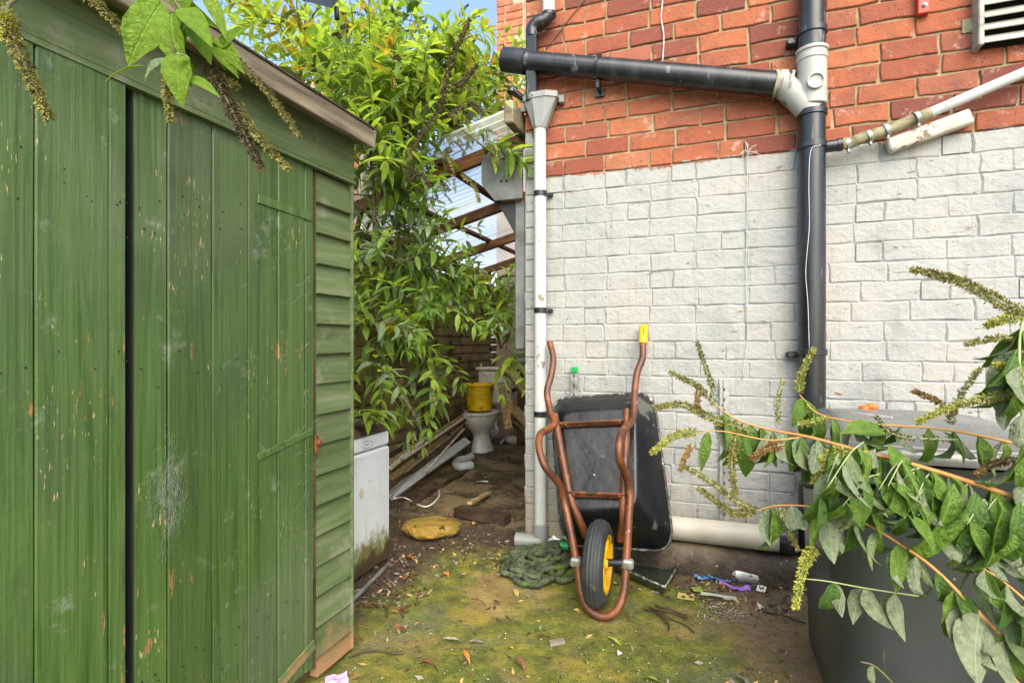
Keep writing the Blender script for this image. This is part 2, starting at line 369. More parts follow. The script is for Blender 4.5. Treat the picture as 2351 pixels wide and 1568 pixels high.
M['rock'] = pmat('ochre_mossy_stone', [(.07, .055, .012), (.20, .135, .02), (.30, .19, .035), (.16, .15, .025)], 6, 6, .85, .9, 60, .008, speck=((.03, .02, .01), .63, 16, (1, 1, 1)), speck2=((.50, .28, .06), .62, 5, (1, 1, 1)))
M['plinth'] = pmat('wet_grubby_concrete', [(.018, .013, .008), (.05, .037, .022), (.14, .112, .068)], 6, 6, .6, .9, 45, .012, pos=True, speck=((.50, .46, .36), .67, 40, (1, 1, 1)))
M['orange'] = pmat('orange_plastic_scrap', [(.55, .10, .012), (.75, .18, .02)], 12, 4, .35, .5, 60, .004)
M['redpaint'] = pmat('red_painted_steel', [(.42, .035, .018), (.55, .055, .025)], 8, 4, .4, .15, 50, .002, speck=((.22, .05, .03), .64, 20, (1, 1, 1)))
M['alu'] = pmat('weathered_grey_louvre', [(.20, .205, .165), (.33, .335, .285), (.42, .42, .36)], 6, 6, .6, .3, 40, .003, (.6, 4, 4), speck=((.10, .09, .06), .62, 9, (1, 1, 1)))
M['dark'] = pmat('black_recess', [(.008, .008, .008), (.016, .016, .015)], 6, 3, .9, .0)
M['foil'] = pmat('silver_foil', [(.30, .30, .31), (.62, .62, .62), (.80, .80, .80)], 14, 5, .28, .8, 30, .01, metallic=.6)
M['can'] = pmat('scuffed_can', [(.36, .36, .33), (.58, .58, .54), (.68, .68, .64)], 8, 5, .35, .3, 30, .004, metallic=.6, speck=((.12, .14, .12), .60, 20, (1, 1, 1)))
M['bluewrap'] = pmat('blue_wrapper', [(.03, .09, .22), (.10, .24, .42), (.45, .55, .62)], 22, 4, .3, .6, 40, .006)
M['purplewrap'] = pmat('purple_wrapper', [(.16, .05, .38), (.32, .16, .58), (.62, .14, .08)], 16, 3, .3, .6, 40, .006)
M['paper'] = pmat('pale_paper', [(.55, .54, .46), (.70, .69, .60)], 10, 4, .8, .3, 40, .003)
M['card'] = pmat('yellow_card', [(.38, .27, .07), (.52, .40, .13)], 10, 4, .8, .3, 40, .003)
M['mint'] = pmat('pale_green_plastic', [(.42, .48, .30), (.55, .60, .42)], 10, 4, .6, .2, 40, .003)
M['lilac'] = pmat('lilac_petal', [(.42, .30, .58), (.56, .45, .70)], 14, 3, .7, .3, 40, .002)
M['greenplastic'] = pmat('green_plastic', [(.01, .28, .06), (.02, .38, .09)], 8, 3, .35, .1, 40, .002)
M['seedtray'] = pmat('wet_black_tray', [(.010, .014, .011), (.022, .034, .024), (.045, .06, .04)], 5, 5, .16, .3, 30, .004, spec=.7)
M['trayrim'] = pmat('scuffed_tray_rim', [(.02, .024, .02), (.06, .065, .055), (.42, .43, .38)], 34, 4, .45, .4, 60, .004, lo=.30, hi=.62)
M['wire'] = pmat('white_cable', [(.60, .60, .57), (.70, .70, .67)], 9, 2, .5, 0)
M['darkwire'] = pmat('dark_cable', [(.09, .05, .035), (.14, .08, .055)], 9, 2, .6, 0)
M['bluewire'] = pmat('pale_green_line', [(.32, .42, .40), (.42, .52, .49)], 9, 2, .5, 0)
M['web'] = pmat('cobweb', [(.55, .57, .53), (.66, .68, .64)], 9, 2, .9, 0, transl=(.5, (.6, .6, .58)))
M['window'] = pmat('white_window_frame', [(.72, .73, .72), (.78, .78, .77)], 4, 3, .4, .05)
M['canopy'] = pmat('slate_grey_canopy', [(.020, .027, .042), (.028, .036, .055)], 5, 3, .5, .1)
M['tile'] = pmat('clay_roof_tile', [(.34, .17, .11), (.46, .26, .18), (.50, .33, .25)], 6, 5, .85, .4, 40, .004, var=.2)
M['leafbrown'] = pmat('brown_fallen_leaf', [(.10, .035, .018), (.19, .075, .03), (.27, .13, .05)], 14, 4, .6, .4, 60, .003, var=.4)
M['leaforange'] = pmat('orange_fallen_leaf', [(.32, .085, .015), (.46, .16, .03), (.48, .24, .06)], 12, 4, .6, .4, 60, .003)
M['leaftan'] = pmat('tan_fallen_leaf', [(.36, .22, .07), (.48, .32, .12)], 12, 4, .7, .4, 60, .003)
M['leafgreenfall'] = pmat('fresh_fallen_leaf', [(.20, .27, .03), (.30, .38, .07)], 12, 4, .6, .3, 60, .003)
M['leafgrey'] = pmat('grey_fallen_leaf', [(.14, .12, .09), (.30, .27, .21)], 12, 4, .7, .4, 60, .003, var=.3)
M['twig'] = pmat('wet_twig', [(.03, .02, .012), (.09, .055, .03)], 14, 4, .7, .4, 60, .003)
def glassmat():
    m = NT('window_glass'); return m.done((.30, .38, .46), .05, None, 0, .8)
M['glass'] = glassmat()
def sheetmat(name, c0, c1, tr):
    m = NT(name); p = m.pos()
    col = m.ramp(m.noise(p, 4, 6, .65), [(.35, c0), (.65, c1)]); col = m.mix(m.step(m.noise(p, 11, 5, .7), .60, .70), col, (.16, .15, .08))
    m.done(col, .4, m.bump(m.noise(p, 30, 3), .15, .003), 0, .4, (tr, tuple(min(.9, c*1.25) for c in c1)))
    sh = m.out.inputs[0].links[0].from_socket; tp = m.node('ShaderNodeBsdfTransparent'); mx = m.node('ShaderNodeMixShader'); mx.inputs[0].default_value = .42
    m.l.new(sh, mx.inputs[1]); m.l.new(tp.outputs[0], mx.inputs[2]); m.l.new(mx.outputs[0], m.out.inputs[0]); return m.mat
M['sheet'] = sheetmat('dirty_clear_roof_sheet', (.50, .49, .42), (.78, .78, .74), .80)
# leaves: four tints, paler beneath
def leafmat(name, c, t=.45, tc=None, rough=.5):
    m = NT(name); co = m.obj(); lc = m.node('ShaderNodeTexCoord').outputs['Object']; lx, ly, lz = m.sep(lc); ay = m.math('ABSOLUTE', ly)
    col = m.ramp(m.noise(co, 9, 4, .65), [(.3, tuple(x*.6 for x in c)), (.7, tuple(min(1, x*1.3) for x in c))])
    v = m.math('ABSOLUTE', m.math('SINE', m.math('MULTIPLY', m.math('SUBTRACT', lx, m.math('MULTIPLY', ay, 1.1)), 34.0)))
    rib = m.math('MAXIMUM', m.step(ay, .014, .006), m.math('MULTIPLY', m.step(v, .22, .05), .55))
    col = m.mix(m.math('MULTIPLY', rib, .45), col, tuple(min(1, x*1.5+.05) for x in c))
    nb = m.bump(m.math('ADD', m.math('MULTIPLY', rib, -1.0), m.math('MULTIPLY', m.noise(co, 16, 3), .8)), .5, .03)
    return m.done(col, rough, nb, 0, .4, (t, tc or tuple(min(.9, x*1.7) for x in c)))
LEAF = [leafmat('leaf_mid_green', (.17, .285, .046), .5, (.40, .60, .055)), leafmat('leaf_lime', (.25, .36, .042), .55, (.55, .72, .06)),
        leafmat('leaf_deep_green', (.085, .165, .034), .42, (.2, .36, .04)), leafmat('leaf_grey_green', (.20, .275, .14), .42, (.26, .36, .12)),
        leafmat('leaf_yellow', (.42, .32, .02), .5, (.55, .42, .03))]
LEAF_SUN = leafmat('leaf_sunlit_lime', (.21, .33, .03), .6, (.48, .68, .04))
UNDER = leafmat('leaf_underside_pale', (.25, .30, .18), .40, (.27, .38, .11), .7)
UNDERG = leafmat('leaf_underside_green', (.19, .255, .11), .40, (.24, .36, .08), .7)
DEEP = [leafmat('wilted_leaf_green', (.095, .19, .034), .45, (.26, .46, .04), .34), leafmat('wilted_leaf_bright', (.14, .25, .034), .45, (.33, .53, .04), .38)]
M['stem'] = pmat('olive_stem', [(.045, .05, .018), (.10, .095, .035), (.15, .13, .055)], 10, 4, .7, .4, 60, .003)
M['stemorange'] = pmat('orange_stem', [(.30, .13, .03), (.46, .22, .055), (.40, .26, .09)], 8, 4, .55, .3, 60, .002)
M['stemgreen'] = pmat('pale_green_stem', [(.20, .25, .10), (.30, .35, .16)], 8, 4, .6, .2, 60, .002)
M['floret'] = pmat('olive_florets', [(.055, .055, .014), (.15, .14, .028), (.27, .25, .07)], 60, 3, .8, 0, lo=.25, hi=.75, var=.2)
M['floretdark'] = pmat('dead_brown_florets', [(.022, .018, .010), (.07, .052, .024), (.14, .11, .05)], 60, 3, .85, 0, lo=.25, hi=.75, var=.2)
M['floretbright'] = pmat('yellow_green_florets', [(.12, .13, .018), (.26, .27, .035), (.42, .41, .10)], 60, 3, .75, 0, lo=.25, hi=.75, var=.15)
M['floretrust'] = pmat('rusty_florets', [(.09, .045, .016), (.22, .11, .03), (.32, .17, .05)], 60, 3, .8, 0, lo=.25, hi=.75, var=.15)

# ------------------------------------------------------------------ ground
def groundmat():
    m = NT('mossy_concrete'); p = m.pos(); x, y, z = m.sep(p)
    tan_ = m.ramp(m.noise(p, 7, 7, .65), [(.3, (.18, .12, .035)), (.5, (.31, .22, .07)), (.7, (.41, .31, .12))])
    moss = m.ramp(m.noise(p, 11, 7, .7), [(.28, (.045, .055, .011)), (.5, (.15, .165, .022)), (.72, (.34, .32, .036))])
    mm = m.step(m.math('ADD', m.noise(p, 2.3, 6, .62, .3), m.math('MULTIPLY', m.step(y, 2.3, 1.3), .08)), .36, .50)
    col = m.mix(mm, tan_, moss)
    col = m.mix(m.math('MULTIPLY', m.step(m.noise(p, 3.1, 5, .6), .56, .68), .75), col, (.36, .27, .03))
    gg = m.math('MULTIPLY', m.step(m.noise(p, 1.9, 4, .6, .5), .53, .64), .65); col = m.mix(gg, col, (.17, .175, .095))
    col = m.mix(m.math('MULTIPLY', m.step(m.noise(p, 3.7, 4, .6), .60, .68), .8), col, (.14, .19, .02))
    # bare gravelly concrete by the bin and dark wet soil along the walls and in the alley
    wl_ = m.math('ADD', m.math('MULTIPLY', x, .342), m.math('MULTIPLY', y, .9397))       # distance towards the house
    al = m.math('ADD', m.math('MULTIPLY', x, .9397), m.math('MULTIPLY', y, -.342))      # across the alley
    nn = m.math('MULTIPLY', m.math('SUBTRACT', m.noise(p, 5, 7, .7), .5), .75)
    d1 = m.step(m.math('ADD', wl_, nn), 2.52, 2.74)
    d2 = m.step(m.math('ADD', al, m.math('MULTIPLY', nn, .8)), -1.24, -1.40)
    pink = m.step(m.math('ADD', x, nn), .70, .95); col = m.mix(m.math('MULTIPLY', pink, .8), col, m.ramp(m.noise(p, 40, 5, .7), [(.3, (.16, .095, .055)), (.7, (.33, .225, .13))]))
    soil = m.ramp(m.noise(p, 30, 7, .75), [(.3, (.026, .018, .012)), (.55, (.088, .062, .038)), (.75, (.22, .17, .11))])
    sm_ = m.math('MAXIMUM', d1, d2); col = m.mix(sm_, col, soil)
    al2 = m.math('MULTIPLY', m.step(m.noise(p, 2.8, 5, .65), .48, .60), m.step(wl_, 3.0, 3.2)); col = m.mix(m.math('MULTIPLY', al2, .8), col, (.085, .085, .016))
    al3 = m.math('MULTIPLY', m.step(m.noise(p, 3.3, 5, .65), .42, .6), m.step(wl_, 2.9, 3.1)); col = m.mix(m.math('MULTIPLY', al3, .8), col, (.33, .25, .14))
    wsp = m.step(m.noise(p, 120, 4, .7), .66, .70); col = m.mix(m.math('MULTIPLY', wsp, .75), col, (.46, .43, .33))
    dsp = m.step(m.noise(p, 75, 5, .7), .63, .69); col = m.mix(m.math('MULTIPLY', dsp, .75), col, (.025, .02, .01))
    h = m.math('ADD', m.noise(p, 60, 7, .7), m.math('MULTIPLY', m.noise(p, 220, 4, .7), .5))
    h = m.math('ADD', h, m.math('MULTIPLY', m.noise(p, 9, 5, .6), 1.2))
    rg = m.math('SUBTRACT', m.math('MULTIPLY_ADD', m.noise(p, 6, 4), .4, .5), m.math('MULTIPLY', sm_, .12))
    return m.done(col, rg, m.bump(h, 1.0, .014), 0, .45)
M['ground'] = groundmat()
def ground_h(x, y):
    h = .010*nz((x, y, 0), 1.6) + .006*nz((x, y, 3), 6) + .003*nz((x, y, 7), 19)
    wl_ = x*.342+y*.9397
    if wl_ > 2.55: h += .02*min(1, (wl_-2.55)/.25)*(.6+nz((x, y, 1), 8)*.8)
    return h-.006
g = MB(); xs = []; t = -30.0
def axis(lo, hi, step, far):
    a = [-far, -far/3, -far/9]+[]; q = lo
    while q < hi+1e-6: a.append(q); q += step
    return a+[far/9, far/3, far]
xs = [-400, -120, -40, -12, -5]+[-2.4+i*.035 for i in range(126)]+[4, 8, 20, 60, 200, 400]
ys = [-200, -60, -20, -5, -1]+[.4+i*.04 for i in range(150)]+[8, 14, 30, 80, 200, 400]
for yy in ys:
    for xx in xs:
        near = -2.5 < xx < 2.2 and .3 < yy < 6.5
        g.v.append(V((xx, yy, ground_h(xx, yy) if near else -.006)))
nx = len(xs)
for j in range(len(ys)-1):
    for i in range(nx-1): g.f.append((j*nx+i, j*nx+i+1, (j+1)*nx+i+1, (j+1)*nx+i)); g.m.append(0)
gd = bpy.data.objects.new('ground', g.mesh('ground', M['ground'], True)); COL.objects.link(gd); gd['kind'] = 'structure'

# ------------------------------------------------------------------ brick laying
def brick_mesh(L, H, D, seed, rough=1.0, ch=.004):
    """a brick seen from its face: local x along, y into the wall (face at y=0), z up, centred; ragged arrises"""
    r = random.Random(seed); a, b = L/2, H/2; j = .0034*rough
    base = [(-a, -b), (-a*.33, -b), (a*.33, -b), (a, -b), (a, 0), (a, b), (a*.33, b), (-a*.33, b), (-a, b), (-a, 0)]
    out = [(x+r.uniform(-j, j)*1.3, z+r.uniform(-j, j)) for x, z in base]
    ch = ch*rough
    inn = [(x-math.copysign(ch, x) if abs(x) > a*.6 else x, z-math.copysign(ch, z) if abs(z) > b*.5 else z) for x, z in out]
    tilt = r.uniform(-.0012, .0012)
    n = 10; vs_ = [V((x, D, z)) for x, z in out]+[V((x, .0050 if ch > .005 else .003, z)) for x, z in out]+[V((x, tilt*z/b+r.uniform(-.0008, .0008), z)) for x, z in inn]
    fs = []
    for i in range(n):
        k = (i+1) % n
        fs.append((i, k, n+k, n+i)); fs.append((n+i, n+k, 2*n+k, 2*n+i))
    fs.append((20, 21, 27, 28, 29)); fs.append((21, 22, 26, 27)); fs.append((22, 23, 24, 25, 26))
    m = MB(); m.add(vs_, fs); return m
BRICKLIB = {}
def brick_var(L, H, D, mat, k, rough=1.0):
    key = (round(L, 3), round(H, 3), mat.name, k)
    if key not in BRICKLIB: BRICKLIB[key] = brick_mesh(L, H, D, (round(L*1000)*31+k*977) % 9999, rough*(1.15 if H > COURSE-JOINT+.002 and mat is M['brick'] else 1), .0062 if H > COURSE-JOINT+.002 and mat is M['brick'] else .004).mesh('brick', mat)
    return BRICKLIB[key]
PITCH, COURSE, JOINT = .2255, .0885, .0115
def lay(x0, x1, z0, nrows, seed, headers=.12, opening=None, joint=JOINT, pitch=PITCH, course=COURSE):
    """positions (x, z, length) of the bricks of a stretcher-bonded wall"""
    r = random.Random(seed); out = []
    for k in range(nrows):
        z = z0+course*(k+.5); x = x0-(pitch/2 if k % 2 else 0)-r.uniform(0, .012)
        hdr = False
        while x < x1:
            L = pitch*r.uniform(.965, 1.03)
            if r.random() < headers: L *= .5
            a, b = max(x, x0), min(x+L, x1)
            if b-a > .035:
                if not (opening and opening(a, b, z)): out.append(((a+b)/2+joint/2*0, z, b-a-joint))
            x += L
    return out
def visible_px(p):
    if p.y < .1: return None
    return (p.x/p.y*FPX+1175.5, 784-(p.z-CAM_H)/p.y*FPX)
def brick_wall(root, Mx, cells, mat, H, proud, limit, rough=1.0, margin=60):
    """cells as parts, the largest in view first; the rest joined"""
    vis = []; rest = []
    for c in cells:
        w = Mx @ V((c[0], 0, c[1])); q = visible_px(w)
        ok = q and -margin < q[0] < 2351+margin and -margin < q[1] < 1568+margin
        (vis if ok else rest).append((w.y/max(.06, c[2]), c))
    vis.sort(key=lambda t: t[0]); rest += vis[limit:]; vis = vis[:limit]
    rr = random.Random(5)
    for _, (x, z, L) in vis:
        pnt = mat is M['brick'] and z < PAINT; Hh = H+(.0122 if pnt else 0); L = L+(.0132 if pnt else 0)
        Lq = round(L/.02)*.02; me = brick_var(Lq, Hh, .03, mat, rr.randrange(6), rough)
        pr = proud(x, z)+rr.uniform(-.0012, .0012)*(.55 if pnt else 1)
        inst('brick', me, root, Mx @ Matrix.Translation((x, -pr, z)) @ Matrix.Rotation(rr.uniform(-.006, .006), 4, 'Y') @ Matrix.Diagonal((L/Lq, 1, 1, 1)))
    if rest:
        m = MB()
        for _, (x, z, L) in rest: m.box((x, .014-proud(x, z), z), (L, .03, H))
        o = m.build('bricks_beyond', mat, root); o['kind'] = 'stuff'

# ------------------------------------------------------------------ the house: near wall
house = thing('brick_house', 'red brick house wall painted white up to head height behind the wheelbarrow', 'house', WM)
Z0 = .038; PAINT = Z0+22*COURSE
cells = lay(0, 2.75, Z0, 37, 3)
def proud_house(x, z): return .0045 if z > PAINT else .0022+.0010*nz((x*3, z*5, 2))
brick_wall(house, WM, cells, M['brick'], COURSE-JOINT, proud_house, 300)
m = MB()                                            # mortar body, subdivided a little so joints undulate
m.box((1.375, .13, 1.66), (2.75, .25, 3.32)); m.build('mortar', M['mortar'], house)
m = MB(); m.bbox((1.35, .10, 3.36), (2.85, .38, .07), .01); m.build('parapet_coping', M['plinth'], house)
m = MB(); m.box((.055, .8, 1.66), (.10, 1.05, 3.32)); m.box((.11, 2.2, 1.66), (.2, 1.6, 3.32)); m.build('flank_wall', M['mortar'], house)
m = MB(); NS = 34                                     # concrete footing ledge under the painted wall
for i in range(NS+1):
    x = .42+i*(2.2/NS); e = .012*nz((x*5, 2, 1)); h = .128+.014*nz((x*4, 0, 3)); f = .135+e
    m.v += [V((x, -.001, h+.006)), V((x, -f*.75, h)), V((x, -f, h-.018)), V((x, -f-.012, h*.45)), V((x, -f-.006+e, -.02))]
for i in range(NS):
    for k in range(4): m.f.append((i*5+k, i*5+k+1, i*5+k+6, i*5+k+5)); m.m.append(0)
m.f.append((0, 4, 3, 2, 1)); m.m.append(0)
m.build('footing', M['plinth'], house, True)
# ------------------------------------------------------------------ the house: rear wing over the alley
SB = 3.05
RM = Matrix.Translation(A(1.38, SB, 0)) @ Matrix.Rotation(-TH, 4, 'Z')
wing = thing('house_wing', 'taller red brick wing of the house with a white window above the lean-to', 'house', RM)
win_op = lambda a, b, z: z > 3.9 and a > .36
cells = lay(0, 1.38, 3.2, 26, 9, .2, lambda a, b, z: z > 3.98 and b > .345, pitch=.2255)
brick_wall(wing, RM, cells, M['farbrick'], COURSE-JOINT, lambda x, z: .007, 120)
m = MB(); m.box((.17, .13, 2.75), (.34, .25, 5.5)); m.box((.9, .13, 1.99), (1.12, .25, 3.97)); m.box((.9, .13, 5.43), (1.12, .25, .14)); m.build('mortar', M['farmortar'], wing)
wf = MB()
for a, b in (((.345, 3.98), (.40, 5.36)), ((.76, 3.98), (.80, 5.36)), ((.40, 3.98), (1.1, 4.05)), ((.40, 4.32), (1.1, 4.385))):
    wf.bbox(((a[0]+b[0])/2, .04, (a[1]+b[1])/2), (b[0]-a[0]-.001, .07, b[1]-a[1]-.001), .008)
wo = wf.build('window', M['window'], wing)
for a, b in ((.40, .76), (.80, 1.1)):
    for c, d in ((4.05, 4.32), (4.385, 5.36)):
        m = MB(); m.box(((a+b)/2, .05, (c+d)/2), (b-a-.002, .006, d-c-.002)); m.build('pane', M['glass'], wo)
m = MB(); m.box((.69, -.02, 5.55), (1.5, .4, .06)); m.box((.69, -.25, 5.52), (1.5, .10, .09)); m.build('eaves', M['blackmetal'], wing)

# ------------------------------------------------------------------ boundary wall on the left of the alley
BM = Matrix.Translation(A(1.46, -1.9, 0)) @ Matrix.Rotation(radians(70), 4, 'Z')
bw = thing('boundary_wall', 'old mossy yellow-brown brick wall along the alley behind the foliage', 'wall', BM)
cells = [c for c in lay(0, 5.2, .0, 19, 21, .15) if R.random() > .015]
brick_wall(bw, BM, cells, M['oldbrick'], COURSE-.013, lambda x, z: .008, 230, 1.4)
m = MB(); m.box((2.5, .12, .84), (5.0, .22, 1.68)); m.build('mortar', M['oldmortar'], bw)
m = MB()
for i in range(11): m.bbox((.25+i*.47, .1, 1.72), (.455, .30, .06), .008)
m.build('coping', M['plinth'], bw)

# ------------------------------------------------------------------ lean-to roof in the alley
lt = thing('lean_to_roof', 'timber lean-to roof with dirty clear corrugated sheets over the alley', 'roof', WM)
ZR, SL = 2.29, .257
def LR(w, s, dz=0): return V((-w, s, ZR-SL*w+dz))
for s in (.10, 1.0, 1.9, 2.8):
    a, b = LR(.02, s, -.035), LR(1.45, s, -.035); rt = align(b-a)
    m = MB(); m.bbox(V((0, 0, 0)), ((b-a).length, .045, .075), .004); o = m.build('rafter', M['brownwood'], lt)
    o.matrix_basis = Matrix.Translation((a+b)/2) @ rt.to_4x4()
for w, dz in ((1.40, -.11), (.55, .012), (1.0, .012)):
    m = MB(); q = LR(w, 1.45, dz); m.bbox((0, 0, 0), (2.85, .05 if w < 1.2 else .06, .03 if w < 1.2 else .12), .004)
    o = m.build('purlin' if w < 1.2 else 'wall_plate', M['brownwood'], lt); o.matrix_basis = Matrix.Translation(q) @ Matrix.Rotation(pi/2, 4, 'Z')
for (s0, s1, dz) in ((-.16, .98, .050), (.93, 1.92, .062), (1.87, 2.95, .050)):      # three overlapping ribbed sheets
    m = MB(); ns = int((s1-s0)/.019)
    for j in range(12):
        w = .02+1.46*j/11
        for i in range(ns+1):
            s = s0+(s1-s0)*i/ns; m.v.append(LR(w, s, dz+(.008 if (i//2) % 2 else -.008)+.006*nz((w*2, s*2, dz*90))))
    for j in range(11):
        for i in range(ns): m.f.append((j*(ns+1)+i, j*(ns+1)+i+1, (j+1)*(ns+1)+i+1, (j+1)*(ns+1)+i)); m.m.append(0)
    m.build('roof_sheet', M['sheet'], lt, True, auto=40)
a, b = LR(.03, -.11, .015), LR(.03, .16, .015)
m = MB(); m.bbox((-.035, -.02, 2.30), (.05, .30, .12), .006); m.build('end_block', M['greywood'], lt)
# steel gusset plate with its post at the house corner
sp = thing('steel_post', 'dark steel post with a grey chamfered gusset plate under the lean-to', 'post', WM)
m = MB(); poly = [(-.012, 2.165), (-.205, 2.165), (-.255, 2.12), (-.255, 1.985), (-.175, 1.885), (-.012, 1.885)]
m.loft([[V((x, -.012, z)) for x, z in poly], [V((x, .004, z)) for x, z in poly]], 0, True, True); pl = m.build('gusset_plate', M['darkmetal'], sp)
for dx in (-.105, -.135):
    m = MB(); m.lathe([(.007, 0), (.007, .006), (.004, .009)], Matrix.Translation((dx, -.012, 1.99)) @ Matrix.Rotation(pi/2, 4, 'X'), 8); m.build('bolt', M['blackmetal'], pl)
m = MB(); m.bbox((-.04, .06, 1.47), (.062, .062, .83), .006); m.build('post', M['darkmetal'], sp)
m = MB(); poly = [(-.175, 1.885), (-.07, 1.885), (-.07, 1.70)]
m.loft([[V((x, .03, z)) for x, z in poly], [V((x, .09, z)) for x, z in poly]], 0, True, True); m.build('brace', M['blackmetal'], sp)
# corrugated screen at the end of the alley
cg = thing('corrugated_screen', 'grey corrugated metal screen at the far end of the alley', 'screen', WM)
m = MB(); nz_ = 60
for k in range(nz_+1):
    z = .75+.95*k/nz_; d = .012*sin(k*pi/2.5)
    m.v += [V((-.95, 2.55+d, z)), V((.1, 2.55+d, z))]
for k in range(nz_): m.f.append((2*k, 2*k+1, 2*k+3, 2*k+2)); m.m.append(0)
m.build('sheet', M['steel'], cg, True)
m = MB(); m.bbox((-.93, 2.585, .87), (.05, .04, 1.74), .004); m.build('batten', M['brownwood'], cg)
m = MB(); m.bbox((-.42, 2.59, .40), (1.06, .03, .72), .004); m.build('panel', M['brownwood'], cg)

# ------------------------------------------------------------------ green shed
shed = thing('garden_shed', 'green painted timber shed with plank double doors on the left', 'shed', SM)
def sx(dx, out=.012): return S(dx, 784, out)[0]
plank_edges = [(-60, 79), (81, 249), (251, 290.5), (306, 384.5), (386, 486), (488, 569), (571, 637), (639, 699), (701, 720)]
ZT = 1.672
def rag(m, amp):                                     # small unevenness so that edges are not ruled
    m.v = [p+V((amp*nz(p, 3.1), amp*.6*nz(p, 2.7, 4), 0)) for p in m.v]; return m
def plank(x0, x1, z0, z1, y0, th, seed):
    m = MB(); n = 14; b = .0028; L = []
    for k in range(n+1):
        z = z0+(z1-z0)*k/n; wob = .0022*nz((seed*3.1, z*2.1, 1)); bow = .0025*nz((seed*1.7, z*1.3, 5))
        a, c = x0+wob, x1+wob*.6
        L.append([V((a, y0+th, z)), V((a, y0+b*1.2+bow, z)), V((a+b, y0+bow, z)), V(((a+c)/2, y0+bow-.0012*sin(seed), z)), V((c-b, y0+bow, z)), V((c, y0+b*1.2+bow, z)), V((c, y0+th, z))])
    return m.loft(L, 0, True, True)
for i, (a, b) in enumerate(plank_edges):
    y0 = -.026 if i < 3 else -.012                   # the left leaf stands a little open in front
    ou = .026 if i < 3 else .012; plank(sx(a, ou), sx(b, ou), .05, ZT-.004, y0, .018, i+1).build('plank', M['shed'], shed)
x_l, x_d, x_c = sx(-60), sx(722), 0.0
for i, (a, b) in enumerate(((-2.2, x_l-.002),)):
    plank(a, b, .05, ZT-.004, -.026, .018, 31).build('plank', M['shed'], shed)
nb = 17; zt = 1.655
for k in range(nb):                                   # overlapping weatherboards between door and corner
    z1 = zt-k*.0985; z0 = max(.01, z1-.104)
    m = MB(); n = 5; L = []
    sl = .004*nz((k*3.3, 1, 2))
    for j in range(n+1):
        x = x_d+.006+(x_c-.012-x_d-.006)*j/n; e = .0012*nz((x*20, k, 0))+sl*(j/n-.5)
        L.append([V((x, .012, z1)), V((x, -.004, z1)), V((x, -.021+.002*nz((k, j, 3)), z0+.003+e)), V((x, -.019, z0+e)), V((x, .012, z0+e))])
    m.loft(L, 0, True, True).build('weatherboard', M['board'], shed)
m = MB(); m.bbox((-.006, -.002, .84), (.013, .044, 1.66), .003); rag(m, .002).build('corner_trim', M['board'], shed)
m = MB(); m.box((x_d+.0015, -.006, .85), (.006, .016, 1.62)); m.build('door_stop', M['darkwood'], shed)
m = MB(); m.bbox((-1.1, -.014, 1.745), (2.2, .024, .15), .003); rag(m, .003).build('fascia', M['board'], shed)
m = MB(); m.box((-1.1, -.02, 1.663), (2.2, .022, .012)); m.build('drip_batten', M['board'], shed)
m = MB(); m.box((sx(305)-.002, -.003, .85), (.003, .022, 1.60)); m.build('gap_shade_strip', M['dark'], shed)  # black strip paints in the shade of the gap between the door leaves
# body and roof
m = MB(); m.box((-1.1, .13, .84), (2.17, .02, 1.62)); m.box((-.012, .56, .9), (.02, 1.10, 1.78)); m.box((-1.1, 1.10, 1.0), (2.19, .02, 1.98)); m.box((-2.19, .56, .9), (.02, 1.10, 1.78)); m.build('carcass', M['darkwood'], shed)
m = MB(); m.box((-1.1, .55, .03), (2.16, 1.06, .05)); m.build('floor_bearers', M['darkwood'], shed)
rz0, rz1 = 1.80, 2.02
m = MB(); L = []
for x in (-2.25, .004):
    L.append([V((x, -.083, rz0)), V((x, -.083, rz0+.028)), V((x, 1.25, rz1+.03)), V((x, 1.25, rz1))])
m.loft(L, 0, True, True); m.build('roof_deck', M['greywood'], shed)
m = MB(); m.bbox((-1.12, -.093, 1.815), (2.27, .018, .066), .003); rag(m, .004).build('eaves_board', M['greywood'], shed)
m = MB(); m.bbox((.014, .57, 1.93), (.016, 1.36, .05), .003, Matrix.Rotation(atan2(.22, 1.355), 3, 'X')); m.build('bargeboard', M['greywood'], shed)
m = MB(); L = []
for x in (-2.26, .024): L.append([V((x, -.106, rz0+.047)), V((x, -.106, rz0+.053)), V((x, 1.26, rz1+.056)), V((x, 1.26, rz1+.034))])
m.loft(L, 0, True, True); m.build('roofing_felt', M['plinth'], shed)
# hinges: a flat tee on the upper, a sagging bar on the lower, a bottom brace
def strap(a, b, w, name, mat):
    pa, pb = S(*a, .014), S(*b, .014); d = pb-pa; rt = align(d, V((0, 0, 1)))
    m = MB(); m.bbox((0, 0, 0), (d.length, .005, w), .0015); 
    o = m.build(name, mat, shed); o.matrix_basis = Matrix.Translation((pa+pb)/2) @ rt.to_4x4(); return o
strap((592, 456), (716, 500), .026, 'hinge', M['shed'])
h2 = strap((592, 1050), (718, 990), .020, 'hinge', M['shed'])
strap((640, 1572), (722, 1478), .035, 'brace', M['board'])
m = MB(); m.lathe([(.011, 0), (.011, .012), (.006, .016)], Matrix.Translation(S(727, 1015, .02)) @ Matrix.Rotation(pi/2, 4, 'X'), 10); m.bbox(S(727, 1020, .024), (.016, .006, .06), .002); m.build('hinge_pin', M['rust'], shed)
